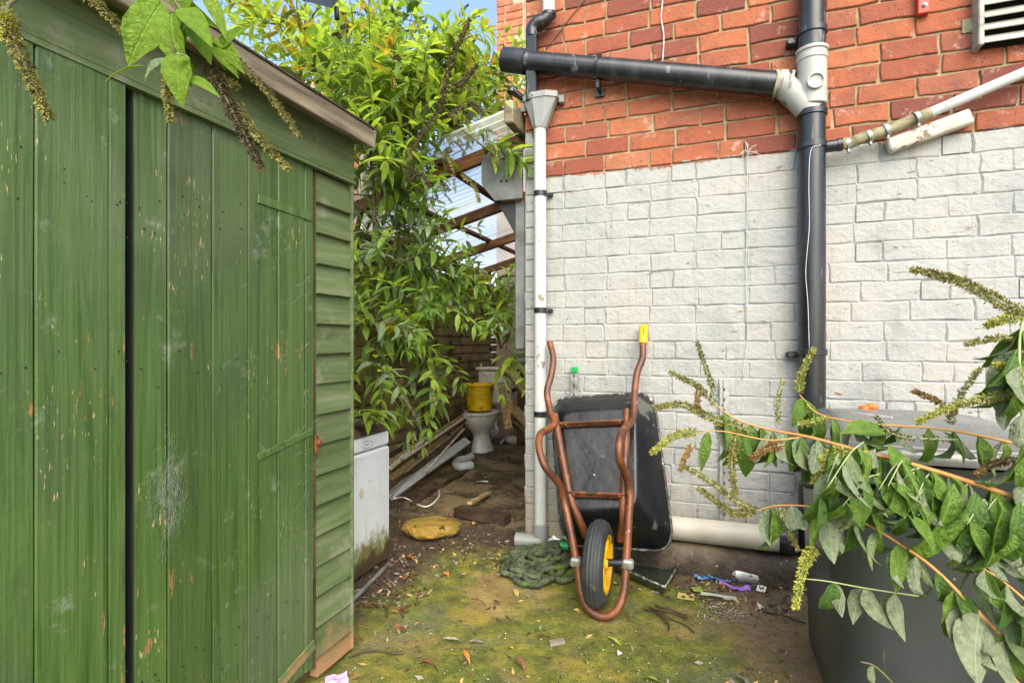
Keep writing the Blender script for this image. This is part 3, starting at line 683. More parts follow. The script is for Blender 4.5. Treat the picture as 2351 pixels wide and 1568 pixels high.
# nail heads on planks
m = MB()
for i, (a, b) in enumerate(plank_edges[:8]):
    for z in (.28, .33, 1.02, 1.38, 1.44):
        for t in (.25, .7):
            x = sx(a)+(sx(b)-sx(a))*(t+R.uniform(-.1, .1)); yb = -.0278 if i < 3 else -.0138
            m.lathe([(.0019, 0), (.0019, .0018)], Matrix.Translation((x, yb+.0012, z+R.uniform(-.06, .06))) @ Matrix.Rotation(pi/2, 4, 'X'), 6)
o = m.build('nail_heads', M['dark'], shed); o['kind'] = 'stuff'
# cobweb on the right leaf
m = MB(); wc = S(372, 1135, .016)
for i in range(430):
    zz = R.gauss(-.0, .06); a = wc+V((R.gauss(.016, .012+.13*max(0, .09-abs(zz))), -R.uniform(0, .006), zz))
    b = a+V((R.gauss(0, .009), R.uniform(-.003, .003), R.gauss(-.008, .022)))
    mid = (a+b)/2+V((R.gauss(0, .003), 0, R.gauss(0, .004))); m.tube([a, mid, b], .00009, 3, False)
o = m.build('cobweb', M['web'], shed); o['kind'] = 'stuff'
m = MB()
for i in range(40):
    a = S(R.uniform(690, 728), R.uniform(480, 1320), .016); b = a+V((R.uniform(-.07, .07), -.002, R.uniform(-.05, .03)))
    m.tube([a, (a+b)/2+V((0, 0, -.008)), b], .00016, 3, False)
o = m.build('web_strands', M['web'], shed); o['kind'] = 'stuff'

# ------------------------------------------------------------------ pipes on the wall
def wp(dx, dy, out): return W(dx, dy, out)
st = thing('soil_stack', 'black soil stack with grey branch fitting and a long sloping side pipe', 'drainpipe', WM)
xs_ = W(1864, 600, .075)[0]; yo = -.078; RP = .055
zT = W(1864, 100, .08)[2]; zB = W(1864, 250, .08)[2]
def vp(z0, z1, r, name, mat, parent=st, n=24):
    m = MB(); m.tube([V((xs_, yo, z0)), V((xs_, yo, z1))], r, n); return m.build(name, mat, parent, True, auto=40)
vp(.10, zB-.01, RP, 'lower_pipe', M['blackpipe'])
vp(W(1864, 118, .08)[2]-.03, 4.0, RP, 'upper_pipe', M['blackpipe'])
z1_, z0_ = W(1864, 118, .08)[2], W(1864, 245, .08)[2]
m = MB(); m.lathe([(RP+.001, z0_), (RP+.005, z0_+.004), (RP+.005, z1_-.05), (RP+.009, z1_-.045), (RP+.009, z1_-.03), (RP+.006, z1_-.026), (RP+.006, z1_-.012), (RP+.012, z1_-.008), (RP+.012, z1_+.004), (RP+.006, z1_+.008)], Matrix.Translation((xs_, yo, 0)), 28); ft = m.build('branch_fitting', M['greyfit'], st, True, auto=35)
pj0 = V((xs_, yo, W(1864, 225, .08)[2])); pj1 = W(1790, 195, .078); pe = W(1176, 140, .082)
bdir = (pe-pj1).normalized()
m = MB(); m.tube(smooth([V((xs_, yo, pj0.z-.07)), V((xs_-.05, yo, pj0.z-.005)), pj1+(pj1-pe).normalized()*.01, pj1+bdir*.015], 4), [RP*.98]*9+[RP+.006]*4, 22); m.build('branch_elbow', M['greyfit'], ft, True, auto=40)
for q in (0, .028, .055):
    m = MB(); c = pj1+bdir*(.012-q); m.tube([c-bdir*.006, c+bdir*.006], RP+(.013 if q == 0 else .009), 22); m.build('socket_ring', M['greyfit'] if q else M['dirtyring'], ft, True, auto=40)
m = MB(); c = W(1872, 188, .078+RP); Mt = Matrix.Translation(c) @ Matrix.Rotation(pi/2, 4, 'X')
m.lathe([(.034, -.03), (.034, .018), (.029, .018), (.028, .010), (.0, .009)], Mt, 20, cap1=False); m.build('boss', M['greyfit'], ft, True, auto=40)
m = MB(); m.tube([pj1+bdir*.01, pe], RP*1.0, 24); bp = m.build('branch_pipe', M['blackpipe'], st, True, auto=40)
m = MB(); c = pe; m.tube([c-bdir*.085, c-bdir*.08, c-bdir*.068, c+bdir*.02, c+bdir*.05, c+bdir*.054], [RP+.005, RP+.011, RP+.011, RP+.010, RP+.008, RP*.7], 24); m.build('end_cap', M['blackpipe'], bp, True, auto=40)
c = W(1372, 155, .082); m = MB(); m.tube([c-bdir*.007, c+bdir*.007], RP+.007, 24); m.box(V((c.x+.0, -.055, c.z-.075)), (.016, .06, .055)); m.box(V((c.x, -.012, c.z-.105)), (.045, .02, .035)); m.build('pipe_clip', M['blackpipe'], bp, True, auto=40)
for dy, lug in ((75, 1), (262, 0), (337, 0), (808, 1)):
    z = W(1864, dy, .08)[2]; m = MB(); m.lathe([(RP+.001, z-.014), (RP+.007, z-.012), (RP+.007, z+.012), (RP+.001, z+.014)], Matrix.Translation((xs_, yo, 0)), 26)
    if lug: m.bbox((xs_-RP-.02, yo+.05, z-.012), (.05, .045, .026), .006); m.lathe([(.012, 0), (.012, .012)], Matrix.Translation((xs_-RP-.028, yo+.03, z-.012)) @ Matrix.Rotation(pi/2, 4, 'X'), 10)
    m.build('bracket' if lug else 'coupling_ring', M['blackpipe'], st, True, auto=40)
zb = W(1905, 337, .08)[2]; m = MB(); m.tube([V((xs_+.03, yo, zb)), V((xs_+.115, yo, zb+.004))], .026, 16); m.tube([V((xs_+.098, yo, zb+.003)), V((xs_+.118, yo, zb+.004))], .029, 16); m.build('side_boss', M['blackpipe'], st, True, auto=40)
m = MB(); pts = [W(1885, 333, .14), W(1862, 345, .142), W(1857, 420, .138), W(1858, 520, .138), W(1850, 620, .138), W(1855, 700, .138), W(1858, 800, .138)]
m.tube(smooth(pts, 5), .0012, 5); m.build('string', M['wire'], st, True)
# white waste pipe running up to the right
wpipe = thing('waste_pipe', 'slim white waste pipe climbing to the right from the soil stack', 'pipe', WM)
a = V((xs_+.108, yo, zb+.004)); b = W(1985, 315, .075); c = W(2130, 262, .068); e = W(2420, 138, .06)
m = MB(); m.tube([c, e], .0215, 16); m.build('pipe', M['whitepipe'], wpipe, True, auto=40)
m = MB(); m.tube([a+V((.0, 0, 0)), W(1955, 328, .076), b, W(2035, 300, .072), c+(e-c)*.02], [.0255, .024, .024, .023, .0245], 16); m.build('old_joint', M['dirtyring'], wpipe, True, auto=40)
for (x, y) in ((1945, 331), (1995, 314), (2035, 300), (2105, 272)):
    q = W(x, y, .074); m = MB(); d = (e-c).normalized(); m.tube([q-d*.008, q+d*.008], .0285, 16); m.bbox(q+V((.004, -.006, -.032)), (.012, .016, .018), .003); m.build('hose_clip', M['steel'], wpipe, True, auto=40)
tb = thing('timber_block', 'weathered off-white timber block fixed to the wall under the waste pipe', 'timber', WM)
pa, pb = W(2038, 335, .03), W(2225, 268, .03); d = pb-pa; m = MB(); m.bbox((0, 0, 0), (d.length, .055, .062), .006); rag(m, .004)
o = m.build('block', M['whitewood'], tb); o.matrix_basis = Matrix.Translation((pa+pb)/2+V((0, 0, -.004))) @ align(d).to_4x4()
# rainwater pipe
rw = thing('rainwater_downpipe', 'white rainwater downpipe with grey hopper and black offset bend at the house corner', 'drainpipe', WM)
xd = W(1240, 800, .06)[0]; yd = -.055
def zof(dy): return W(1240, dy, .055)[2]
m = MB(); m.tube([V((xd, yd, zof(1215))), V((xd-.002, yd, zof(290)))], .0325, 20); m.build('pipe', M['whitepipe'], rw, True, auto=40)
def hexl(rx, ry, z, cx): return [V((cx+rx*cos(radians(22.5+45*i)), yd+ry*sin(radians(22.5+45*i)), z)) for i in range(8)]
zh0, zh1 = zof(298), zof(218)
m = MB(); hx = xd+.004
m.loft([hexl(.036, .036, zh0, xd), hexl(.04, .04, zh0+.01, xd), hexl(.094, .055, zh1-.035, hx), hexl(.103, .060, zh1-.033, hx), hexl(.103, .060, zh1-.004, hx), hexl(.094, .052, zh1-.003, hx), hexl(.07, .04, zh1-.06, hx)], 0, False, True); ho = m.build('hopper', M['hoppergrey'], rw)
m = MB(); m.lathe([(.005, 0), (.005, .004), (.002, .006)], Matrix.Translation(V((hx-.03, yd-.059, zh1-.02))) @ Matrix.Rotation(pi/2, 4, 'X'), 8); m.build('screw', M['steel'], ho)
m = MB(); m.bbox((hx+.105, yd+.03, zh1-.03), (.03, .03, .04), .004); m.bbox((hx-.105, yd+.03, zh1-.05), (.03, .03, .04), .004); m.build('hopper_bracket', M['hoppergrey'], ho)
xs2 = W(1222, 150, .075)[0]; zb2, zt2 = zh1-.04, W(1222, 80, .075)[2]
m = MB(); m.bbox((xs2, -.075, (zb2+zt2)/2), (.056, .056, zt2-zb2), .006); m.build('square_pipe', M['blackpipe'], rw)
q0 = V((xs2, -.075, zt2-.015)); q3 = W(1260, 35, .06)
m = MB(); path = smooth([q0, V((xs2, -.075, zt2+.03)), V((xs2+.028, -.073, zt2+.055)), V((q3.x-.03, -.068, zt2+.062)), V((q3.x, -.062, zt2+.09)), V((q3.x, -.06, q3.z))], 5)
m.tube(path, .034, 18); sw = m.build('offset_bend', M['blackpipe'], rw, True, auto=50)
for p_, d in ((path[10], (path[11]-path[9]).normalized()), (path[14], (path[15]-path[13]).normalized()), (path[-2], V((0, 0, 1)))):
    m = MB(); m.tube([p_-d*.009, p_+d*.009], .0385, 18); m.build('bend_ring', M['blackpipe'], sw, True, auto=40)
m = MB(); m.tube([V((q3.x, -.06, q3.z-.01)), V((q3.x, -.06, 3.32))], .033, 18); m.build('upper_pipe', M['whitepipe'], rw, True, auto=40)
for dy in (446, 713, 950):
    z = zof(dy); m = MB(); m.lathe([(.0335, z-.015), (.0355, z-.014), (.0355, z+.014), (.0335, z+.015)], Matrix.Translation((xd, yd, 0)), 20); m.bbox((xd+.045, yd+.038, z), (.03, .02, .02), .004); m.build('pipe_clip', M['blackpipe'], rw, True, auto=40)
zs = zof(1215); m = MB(); m.lathe([(.034, zs-.03), (.040, zs-.028), (.040, zs+.03), (.034, zs+.034)], Matrix.Translation((xd, yd, 0)), 20)
m.tube(smooth([V((xd, yd, zs-.01)), V((xd, yd, .055)), V((xd-.02, yd-.01, .038)), V((xd-.13, yd-.03, .04))], 4), .0375, 16); m.build('shoe', M['hoppergrey'], rw, True, auto=50)
ov = thing('overflow_pipe', 'short black overflow pipe poking out beside the grey hopper', 'pipe', WM)
m = MB(); m.tube(smooth([W(1215, 235, .02), W(1195, 222, .05), W(1182, 212, .07)], 4), .017, 14); m.tube(smooth([W(1184, 213, .068), W(1176, 207, .08), W(1174, 214, .085)], 3), .024, 14); m.build('elbow', M['blackpipe'], ov, True, auto=40)
# white floor pipe on the ledge
m = MB(); fa, fb = WM @ V((.30, -.075, .192)), WM @ (W(1792, 1250, .075)); fb.z = .196
m.tube([fa, fb], .056, 22); fp = m.build('floor_pipe', M['creampipe'], None, True, auto=40); setp(fp, 'cream white pipe lying along the wall base behind the wheelbarrow', 'pipe')
m = MB(); d = (fb-fa).normalized(); m.tube([fb-d*.01, fb+d*.05], .062, 22); m.build('coupling', M['blackpipe'], fp, True, world=True, auto=40)
# louvre vent, red bracket, cables
vt = thing('louvre_vent', 'grey louvred wall vent at the upper right corner', 'vent', WM)
p0, p1 = W(2236, 118, .02), W(2420, -70, .02); vw, vh = p1.x-p0.x, p1.z-p0.z
m = MB(); m.box((p0.x+vw/2, -.004, p0.z+vh/2), (vw-.01, .012, vh-.01)); m.build('back_plate', M['dark'], vt)
m = MB(); m.bbox((p0.x+.008, -.035, p0.z+vh/2), (.02, .07, vh), .004); m.build('frame_side', M['alu'], vt)
m = MB(); m.bbox((p1.x-.008, -.035, p0.z+vh/2), (.02, .07, vh), .004); m.build('frame_side', M['alu'], vt)
ns = 7
for i in range(ns):
    z = p0.z+.03+i*.052; m = MB(); m.bbox((p0.x+vw/2, -.045, z), (vw-.04, .006, .05), .002, Matrix.Rotation(radians(-38), 3, 'X')); m.build('slat', M['alu'], vt)
m = MB(); m.bbox((p0.x-.018, -.008, p0.z+.115), (.04, .006, .06), .003); m.build('bracket', M['dirtyring'], vt)
rb = thing('red_bracket', 'red steel bracket bolted to the bricks beside the louvred vent', 'bracket', WM)
q = W(2118, 37, .015); m = MB(); m.bbox((q.x, -.02, q.z+.22), (.046, .035, .44), .004); pb_ = m.build('bar', M['redpaint'], rb)
m = MB(); m.lathe([(.010, 0), (.010, .004), (.006, .005), (.006, .012)], Matrix.Translation((q.x, -.0378, q.z+.033)) @ Matrix.Rotation(pi/2, 4, 'X'), 10); m.build('bolt', M['steel'], pb_)
def cable(name, pts, r, mat, label, k=5):
    m = MB(); m.tube([WM @ p_ for p_ in smooth(pts, k)], r, 6); return setp(m.build(name, mat, None, True), label, 'cable')
cable('hanging_cable', [W(1521, -120, .014), W(1521, 0, .016), W(1518, 40, .014), W(1524, 85, .014), W(1521, 145, .016)], .0028, M['wire'], 'thin white cable dangling down the red bricks above the black pipe')
cable('dark_cable', [W(1400, -80, .012), W(1342, 0, .012), W(1300, 52, .012), W(1254, 112, .012)], .003, M['darkwire'], 'thin dark cable running diagonally over the bricks near the black bend')
cable('hanging_line', [W(1717, 330, .012), W(1715, 520, .012), W(1713, 640, .012), W(1716, 770, .012), W(1704, 872, .012)], .0016, M['bluewire'], 'fine pale green line hanging down the white painted wall')
m = MB()
for i in range(9):
    a = W(1716, 352, .012)+V((R.gauss(0, .012), -R.uniform(0, .015), R.gauss(0, .012))); b = a+V((R.gauss(.01, .035), -R.uniform(0, .02), R.gauss(.012, .025)))
    m.tube([WM @ a, WM @ ((a+b)/2+V((.006, -.01, .008))), WM @ b], .0011, 4)
setp(m.build('wire_tangle', M['wire'], None, True), 'small tangle of pale wire ends at the top of the white paint', 'wire')

# ------------------------------------------------------------------ wheelbarrow leaning on the wall
def BP(dx, dy, off=0.0):                              # on the leaning plane of its frame; off = further from the camera
    u = (dx-1175.5)/FPX; k = (dy-784.0)/FPX
    return P(dx, dy, 2.933/(1+.6*k+.364*u)+off)
wb = thing('wheelbarrow', 'rusty tube-framed wheelbarrow with black tray standing on its nose against the wall', 'wheelbarrow', G(1385, 1422))
def wtube(name, pts, r, mat, k=5, n=12, parent=wb):
    m = MB(); m.tube(smooth(pts, k), r, n); return m.build(name, mat, parent, True, world=True, auto=50)
wtube('frame_tube', [BP(1262, 786), BP(1270, 822), BP(1266, 860), BP(1256, 900), BP(1264, 945), BP(1273, 970, -.02), BP(1262, 984, -.05), BP(1241, 996, -.13), BP(1238, 1030, -.17), BP(1252, 1072, -.15), BP(1284, 1112, -.06), BP(1295, 1150, -.01), BP(1308, 1210), BP(1324, 1290), BP(1335, 1360, .0), BP(1352, 1398), BP(1385, 1416), BP(1416, 1400), BP(1432, 1360), BP(1438, 1290), BP(1443, 1200), BP(1446, 1130, -.01), BP(1437, 1090, -.06), BP(1423, 1055, -.15), BP(1422, 1015, -.17), BP(1430, 988, -.13), BP(1447, 972, -.05), BP(1455, 950, -.02), BP(1457, 900), BP(1463, 855), BP(1475, 822), BP(1476, 785), BP(1477, 752)], .0165, M['rust'], 5, 14)
m = MB(); g0, g1 = BP(1476, 790), BP(1478.5, 748); gd_ = (g1-g0).normalized()
m.tube([g0, g0+gd_*.004, g1-gd_*.006, g1], [.019, .0215, .0215, .016], 16); gp = m.build('grip', M['yellow'], wb, True, world=True, auto=50)
m = MB(); m.box((g0+g1)/2+V((-.004, -.0215, 0)), (.003, .002, .075)); m.build('grip_split', M['dark'], gp, world=True)
wtube('tray_rail', [BP(1274, 952, .012), BP(1284, 1010, .012), BP(1299, 1090, .012), BP(1312, 1150, .02), BP(1330, 1192, .05), BP(1345, 1230, .10)], .0175, M['rust'])
wtube('tray_rail', [BP(1440, 940, .012), BP(1437, 1010, .012), BP(1433, 1090, .012), BP(1431, 1150, .02), BP(1430, 1200, .05), BP(1424, 1240, .10)], .0175, M['rust'])
for ya, yb, xa, xb in ((975, 968, 1284, 1438), (1133, 1138, 1303, 1434)):
    a, b = BP(xa, ya, .006), BP(xb, yb, .006); d = b-a; m = MB(); m.bbox((0, 0, 0), (d.length, .010, .028), .002)
    o = m.build('cross_brace', M['rust'], wb); o.matrix_basis = Matrix.Translation((a+b)/2-ROOTM[wb].translation) @ align(d, V((0, -.5, .86))).to_4x4()
    for q in (.1, .9):
        m = MB(); m.lathe([(.007, 0), (.006, .005), (.002, .007)], Matrix.Translation(a+d*q+V((0, -.006, 0))) @ Matrix.Rotation(pi/2, 4, 'X'), 8); m.build('bolt', M['rust'], o if False else wb, True, world=True)
# tray: floor panel near the rails, flaring to a rim at the wall side
def rrect(cs, n=7, r=.22):                            # rounded quad loop from four corner points, r = share of the sides
    out = []
    for i in range(4):
        p0, p1, p2 = cs[i-1], cs[i], cs[(i+1) % 4]
        a = p1+(p0-p1)*r; b = p1+(p2-p1)*r
        for j in range(n):
            t = j/(n-1); out.append((1-t)**2*a+2*t*(1-t)*p1+t*t*b)
    return out
fl = [BP(1287, 945, .03), BP(1458, 935, .03), BP(1462, 1165, .035), BP(1312, 1172, .035)]
rm = [BP(1264, 916, .15), BP(1500, 900, .15), BP(1549, 1266, .25), BP(1290, 1250, .25)]
f0, f1 = rrect(fl, 7, .16), rrect(rm, 7, .17)
loops = [[p_*.0+sum(fl, V((0, 0, 0)))/4*(1-t)+p_*t for p_ in f0] for t in (.25, .5, .75, .93)]
cen = sum(fl, V((0, 0, 0)))/4
loops = [[cen+(p_-cen)*t+V((0, .004*nz(cen+(p_-cen)*t, 14), 0)) for p_ in f0] for t in (.2, .45, .7, .94)]
for t in (0, .06, .2, .4, .6, .8, .93, 1.0): 
    e = t**1.0; b = sin(pi*t)*.012
    loops.append([a*(1-e)+c*e+(a-cen).normalized()*b for a, c in zip(f0, f1)])
m = MB(); m.loft(loops, 0, True, False); inner = [[p_+V((0, .006, 0)) for p_ in l] for l in loops]
tray = m.build('tray', M['tray'], wb, True, world=True, auto=60)
m = MB(); m.tube(f1+[f1[0]], .0075, 8, False); m.build('rim_bead', M['rim_bead'], tray, True, world=True)
# wheel
ax0, ax1 = BP(1322, 1288, 0), BP(1441, 1293, 0); axd = (ax1-ax0).normalized(); wc = (ax0+ax1)/2-axd*.012+V((0, -.0, 0)); wc.z = .183
axd = EX.copy(); WMX = Matrix.Translation(wc) @ align(axd).to_4x4() @ Matrix.Rotation(pi/2, 4, 'Y')
wheel = MB(); RT = .176
prof = []
for i in range(25):
    t = -1.95+3.9*i/24; gro = .0022*(abs(sin(t*7.0)) > .9 and abs(t) < 1.15)
    prof.append((RT-.044+.044*cos(t)-gro*1.3, .043*sin(t)))
wheel.lathe(prof+[(RT-.062, .030), (RT-.062, -.030), prof[0]], WMX, 48, cap0=False, cap1=False)
wo_ = wheel.build('wheel', M['tyre'], wb, True, world=True, auto=28)
for side in (1, -1):
    m = MB(); m.lathe([(RT-.054, .036*side), (RT-.060, .041*side), (RT-.068, .038*side), (RT-.071, .02*side), (RT-.10, .004*side)], WMX, 40, cap0=False, cap1=False); m.build('rim', M['yellow'], wo_, True, world=True, auto=40)
m = MB(); m.lathe([(RT-.10, .004), (RT-.10, -.004)], WMX, 40); m.build('rim_web', M['yellow'], wo_, True, world=True, auto=40)
for i in range(6):
    a = 2*pi*i/6+.2
    for side in (1,):
        m = MB(); m.bbox(V((.066*cos(a), .066*sin(a), .016*side)), (.092, .012, .026), .003, Matrix.Rotation(a, 3, 'Z')); m.xf(WMX); m.build('spoke', M['yellow'], wo_, world=True)
m = MB(); m.lathe([(.02, -.03), (.022, -.028), (.022, .04), (.018, .042)], WMX, 16); m.build('hub', M['yellow'], wo_, True, world=True, auto=40)
m = MB(); m.tube([ax0+axd*.01, ax1-axd*.01], .0155, 14); ax = m.build('axle', M['blackpipe'], wb, True, world=True, auto=40)
for p_, s in ((ax0, -1), (ax1, 1)):
    m = MB(); m.bbox((0, 0, 0), (.045, .042, .038), .008); m.xf(Matrix.Translation(p_+V((0, -.006, 0))) @ Matrix.Rotation(-TH, 4, 'Z')); bk = m.build('axle_bracket', M['steel'], wb, world=True)
    m = MB(); m.lathe([(.010, 0), (.010, .007), (.005, .008), (.005, .014)], Matrix.Translation(p_+V((-.008, -.026, 0))) @ Matrix.Rotation(pi/2, 4, 'X'), 6); m.build('nut', M['dirtyring'], bk, world=True)

# ------------------------------------------------------------------ wheelie bin
BC = V((1.25, 1.71, 0)); BMX = Matrix.Translation(BC) @ Matrix.Rotation(-TH, 4, 'Z')
bn = thing('wheelie_bin', 'dark green-grey wheelie bin with a domed lid behind the leafy branches', 'bin', BMX)
def rsq(hx, hy, z, r=.10, n=6, cx=0, cy=0):
    out = []
    for i, (sx_, sy_) in enumerate(((1, 1), (-1, 1), (-1, -1), (1, -1))):
        for j in range(n):
            a = pi/2*i+pi/2*j/(n-1); out.append(V((cx+sx_*(hx-r)+r*cos(a), cy+sy_*(hy-r)+r*sin(a), z)))
    return out
m = MB(); m.loft([rsq(.245, .29, .0, .09), rsq(.252, .30, .03, .10), rsq(.270, .335, .60, .12), rsq(.276, .345, .735, .13), rsq(.283, .352, .745, .13), rsq(.283, .352, .775, .13), rsq(.27, .34, .777, .12), rsq(.25, .32, .70, .11)], 0, True, True); m.build('body', M['bin'], bn, True, auto=45)
L = []
for t, h in ((1.0, .788), (1.01, .800), (1.0, .815), (.97, .826), (.9, .838), (.75, .852), (.5, .864), (.25, .869), (.04, .871)):
    L.append([V((p_.x, p_.y, p_.z)) for p_ in rsq(.315*t, .385*t, h, .17*t, 7)])
m = MB(); m.loft(L, 0, True, True); lid = m.build('lid', M['binlid'], bn, True, auto=50)
m = MB(); m.tube([p_+V((0, 0, .004)) for p_ in rsq(.30, .368, .822, .165, 7)]+[rsq(.30, .368, .822, .165, 7)[0]+V((0, 0, .004))], .006, 6); m.build('lid_ridge', M['binlid'], lid, True)
m = MB(); m.tube([V((-.34, -.10, .735)), V((-.285, -.10, .735))], .045, 18); m.tube([V((-.345, -.10, .735)), V((-.335, -.10, .735))], .05, 18); m.build('handle', M['bin'], bn, True, auto=40)
m = MB(); m.bbox((-.305, -.02, .70), (.05, .34, .09), .012); m.build('handle_rail', M['bin'], bn)
m = MB(); pts = [V((-.17, .10, .8545)), V((-.11, -.02, .862)), V((-.07, -.09, .864))]
m.tube(smooth(pts, 4), .008, 6, flat=.3); m.build('label_strip', M['paper'], lid)
m = MB()
for i in range(6): 
    c = BMX @ V((-.07+R.uniform(-.02, .025), .20+R.uniform(-.012, .012), .862+R.uniform(-.002, .010))); m.lathe([(.004, -.012), (.012, -.008), (.015, 0), (.011, .009), (.003, .012)], Matrix.Translation(c) @ Matrix.Rotation(R.uniform(-1, 1), 4, 'X'), 8)
setp(m.build('orange_scrap', M['orange'], None, True), 'crumpled bright orange scrap lying on the grey bin lid', 'scrap')

# ------------------------------------------------------------------ uprights, trays and rubbish by the wall
def upright(name, label, x, z0, z1, out, mat, lean=0.0, cap=None):
    t = thing(name, label, 'metal strip', WM @ Matrix.Translation((x, -out, z0)) @ Matrix.Rotation(lean, 4, 'X'))
    h = z1-z0; m = MB(); m.bbox((0, 0, h/2), (.010, .012, h), .002); m.box((-.0125, .003, h/2), (.0165, .004, h)); m.box((.0125, .003, h/2), (.0165, .004, h)); m.build('channel', mat, t)
    m = MB(); n = int(h/.05)
    for i in range(n): m.box((0, -.0068, .03+i*.05), (.005, .0015, .014))
    o = m.build('slots', M['dark'], t); o['kind'] = 'stuff'
    if cap: m = MB(); m.bbox((0, -.002, h-.002), (.034, .022, .03), .003); m.build('end_cap', cap, t)
upright('shelf_upright', 'grey slotted shelf upright standing behind the barrow with a green tip', W(1320, 850, .02)[0], .04, W(1320, 848, .03)[2], .03, M['steel'], 0, M['greenplastic'])
upright('shelf_upright', 'grey slotted shelf upright standing alone against the white wall', W(1663, 900, .02)[0], .14, W(1663, 872, .03)[2], .022, M['steel'])
def gz(p): return ground_h(p.x, p.y)
def on_ground(p, dz=0): return V((p.x, p.y, gz(p)+dz))
a, b, c, d = G(1408, 1318), G(1448, 1272, .03), G(1560, 1303, .03), G(1527, 1372)
tr = thing('seed_tray', 'flat wet black seed tray on the ground beside the wheelbarrow nose', 'tray', on_ground((a+c)/2))
def quadloop(q, ins, z):
    cc = sum(q, V((0, 0, 0)))/4; return [V((p_.x, p_.y, 0))+(V((cc.x, cc.y, 0))-V((p_.x, p_.y, 0))).normalized()*ins+V((0, 0, p_.z*.0+z)) for p_ in q]
q = [a, d, c, b]
m = MB(); m.loft([quadloop(q, .02, .010), quadloop(q, .0, .042), quadloop(q, .010, .042), quadloop(q, .028, .016)], 0, True, True); m.build('basin', M['seedtray'], tr, world=True)
m = MB(); l = quadloop(q, .004, .044); m.tube(l+[l[0]], .006, 6); m.build('rim', M['trayrim'], tr, True, world=True)
def blob(c, r, sx_, sy_, sz_, seed, sub=3, amp=.25, fr=2.0):
    import bmesh
    bm = bmesh.new(); bmesh.ops.create_icosphere(bm, subdivisions=sub, radius=1.0); m = MB()
    for v in bm.verts:
        n = 1+amp*nz(v.co, fr, seed)+amp*.35*nz(v.co, fr*3, seed); p_ = v.co*n; m.v.append(V((p_.x*sx_*r, p_.y*sy_*r, p_.z*sz_*r))+V(c))
    for f in bm.faces: m.f.append(tuple(v.index for v in f.verts)); m.m.append(0)
    bm.free(); return m
p_ = on_ground(G(986, 1236)); m = blob(p_+V((0, .06, .045)), .165, 1.0, .72, .34, 4, 5, .16, 1.4); m.v = [V((v.x+.006*nz(v, 22), v.y+.006*nz(v, 25), (v.z if v.z < p_.z+.07 else p_.z+.07+(v.z-p_.z-.07)*.45)+.007*nz(v, 18)+.003*nz(v, 50))) for v in m.v]
setp(m.build('stone', M['rock'], None, True), 'rounded ochre mossy stone lying in front of the white fridge', 'stone')
# mossy crinkled hose
hs = thing('hose', 'moss-covered crinkled garden hose heaped on the ground beside the wheelbarrow', 'hose', on_ground(G(1235, 1290)))
def hpath(pts, k, wig, seed):
    out = []
    for i, p_ in enumerate(smooth(pts, k)):
        out.append(V((p_.x+wig*nz(p_, 22, seed), p_.y+wig*nz(p_, 22, seed+5), gz(p_)+p_.z+.006*nz(p_, 17, seed))))
    return out
def ring_r(n, r): return [r*(1+.15*sin(i*2.2)+.14*nz((i*.35, 3, 1))) for i in range(n)]
rr = random.Random(3); hp = []
cx, cy = 1225, 1292
pts = [G(1182, 1232), G(1210, 1246), G(1250, 1262), G(1300, 1262), G(1322, 1240), G(1350, 1232)]
pts = [V((q.x, q.y, .035)) for q in pts]; h_ = hpath(pts, 14, .012, 1); m = MB(); m.tube(h_, ring_r(len(h_), .0145), 8)
ang = 0
for ring in range(7):
    pts = []; rx, ry = 60-ring*5+rr.uniform(-8, 8), 38-ring*4+rr.uniform(-6, 6); ox, oy = rr.uniform(-16, 22), rr.uniform(-10, 12)
    for i in range(13):
        a = 2*pi*i/11+ring; w = 1+.35*rr.uniform(-1, 1)
        p_ = G(1225+ox+rx*w*cos(a), 1294+oy+ry*w*sin(a)); pts.append(V((p_.x, p_.y, .012+.005*ring+.01*rr.random())))
    h_ = hpath(pts, 9, .034, ring+2); m.tube(h_, ring_r(len(h_), .0125), 8)
pts = [G(1262, 1320), G(1290, 1338), G(1318, 1330), G(1345, 1345)]; pts = [V((q.x, q.y, .02)) for q in pts]; h_ = hpath(pts, 8, .018, 9); m.tube(h_, ring_r(len(h_), .013), 8)
m.build('tube', M['hose'], hs, True, world=True)
m = blob(on_ground(G(1262, 1288)), .11, 1.2, .8, .16, 8, 3, .5, 3); m.build('moss_clump', M['moss'], hs, True, world=True)
m = blob(on_ground(G(1292, 1312)), .10, 1.2, .8, .12, 9, 3, .5, 3); m.build('moss_clump', M['moss'], hs, True, world=True)
c = on_ground(G(1297, 1272), .03); m = MB(); dd = V((1, -.25, .0)).normalized()
m.tube([c-dd*.026, c-dd*.024, c+dd*.018, c+dd*.02], [.017, .021, .021, .017], 14); hc = m.build('connector', M['greenplastic'], hs, True, world=True, auto=40)
m = MB(); m.tube([c+dd*.02, c+dd*.05], .015, 12); m.build('connector_tail', M['blackpipe'], hc, True, world=True, auto=40)
m = MB(); m.tube([c+dd*.05, c+dd*.068], .018, 12); m.build('tap_nut', M['steel'], hc, True, world=True, auto=40)
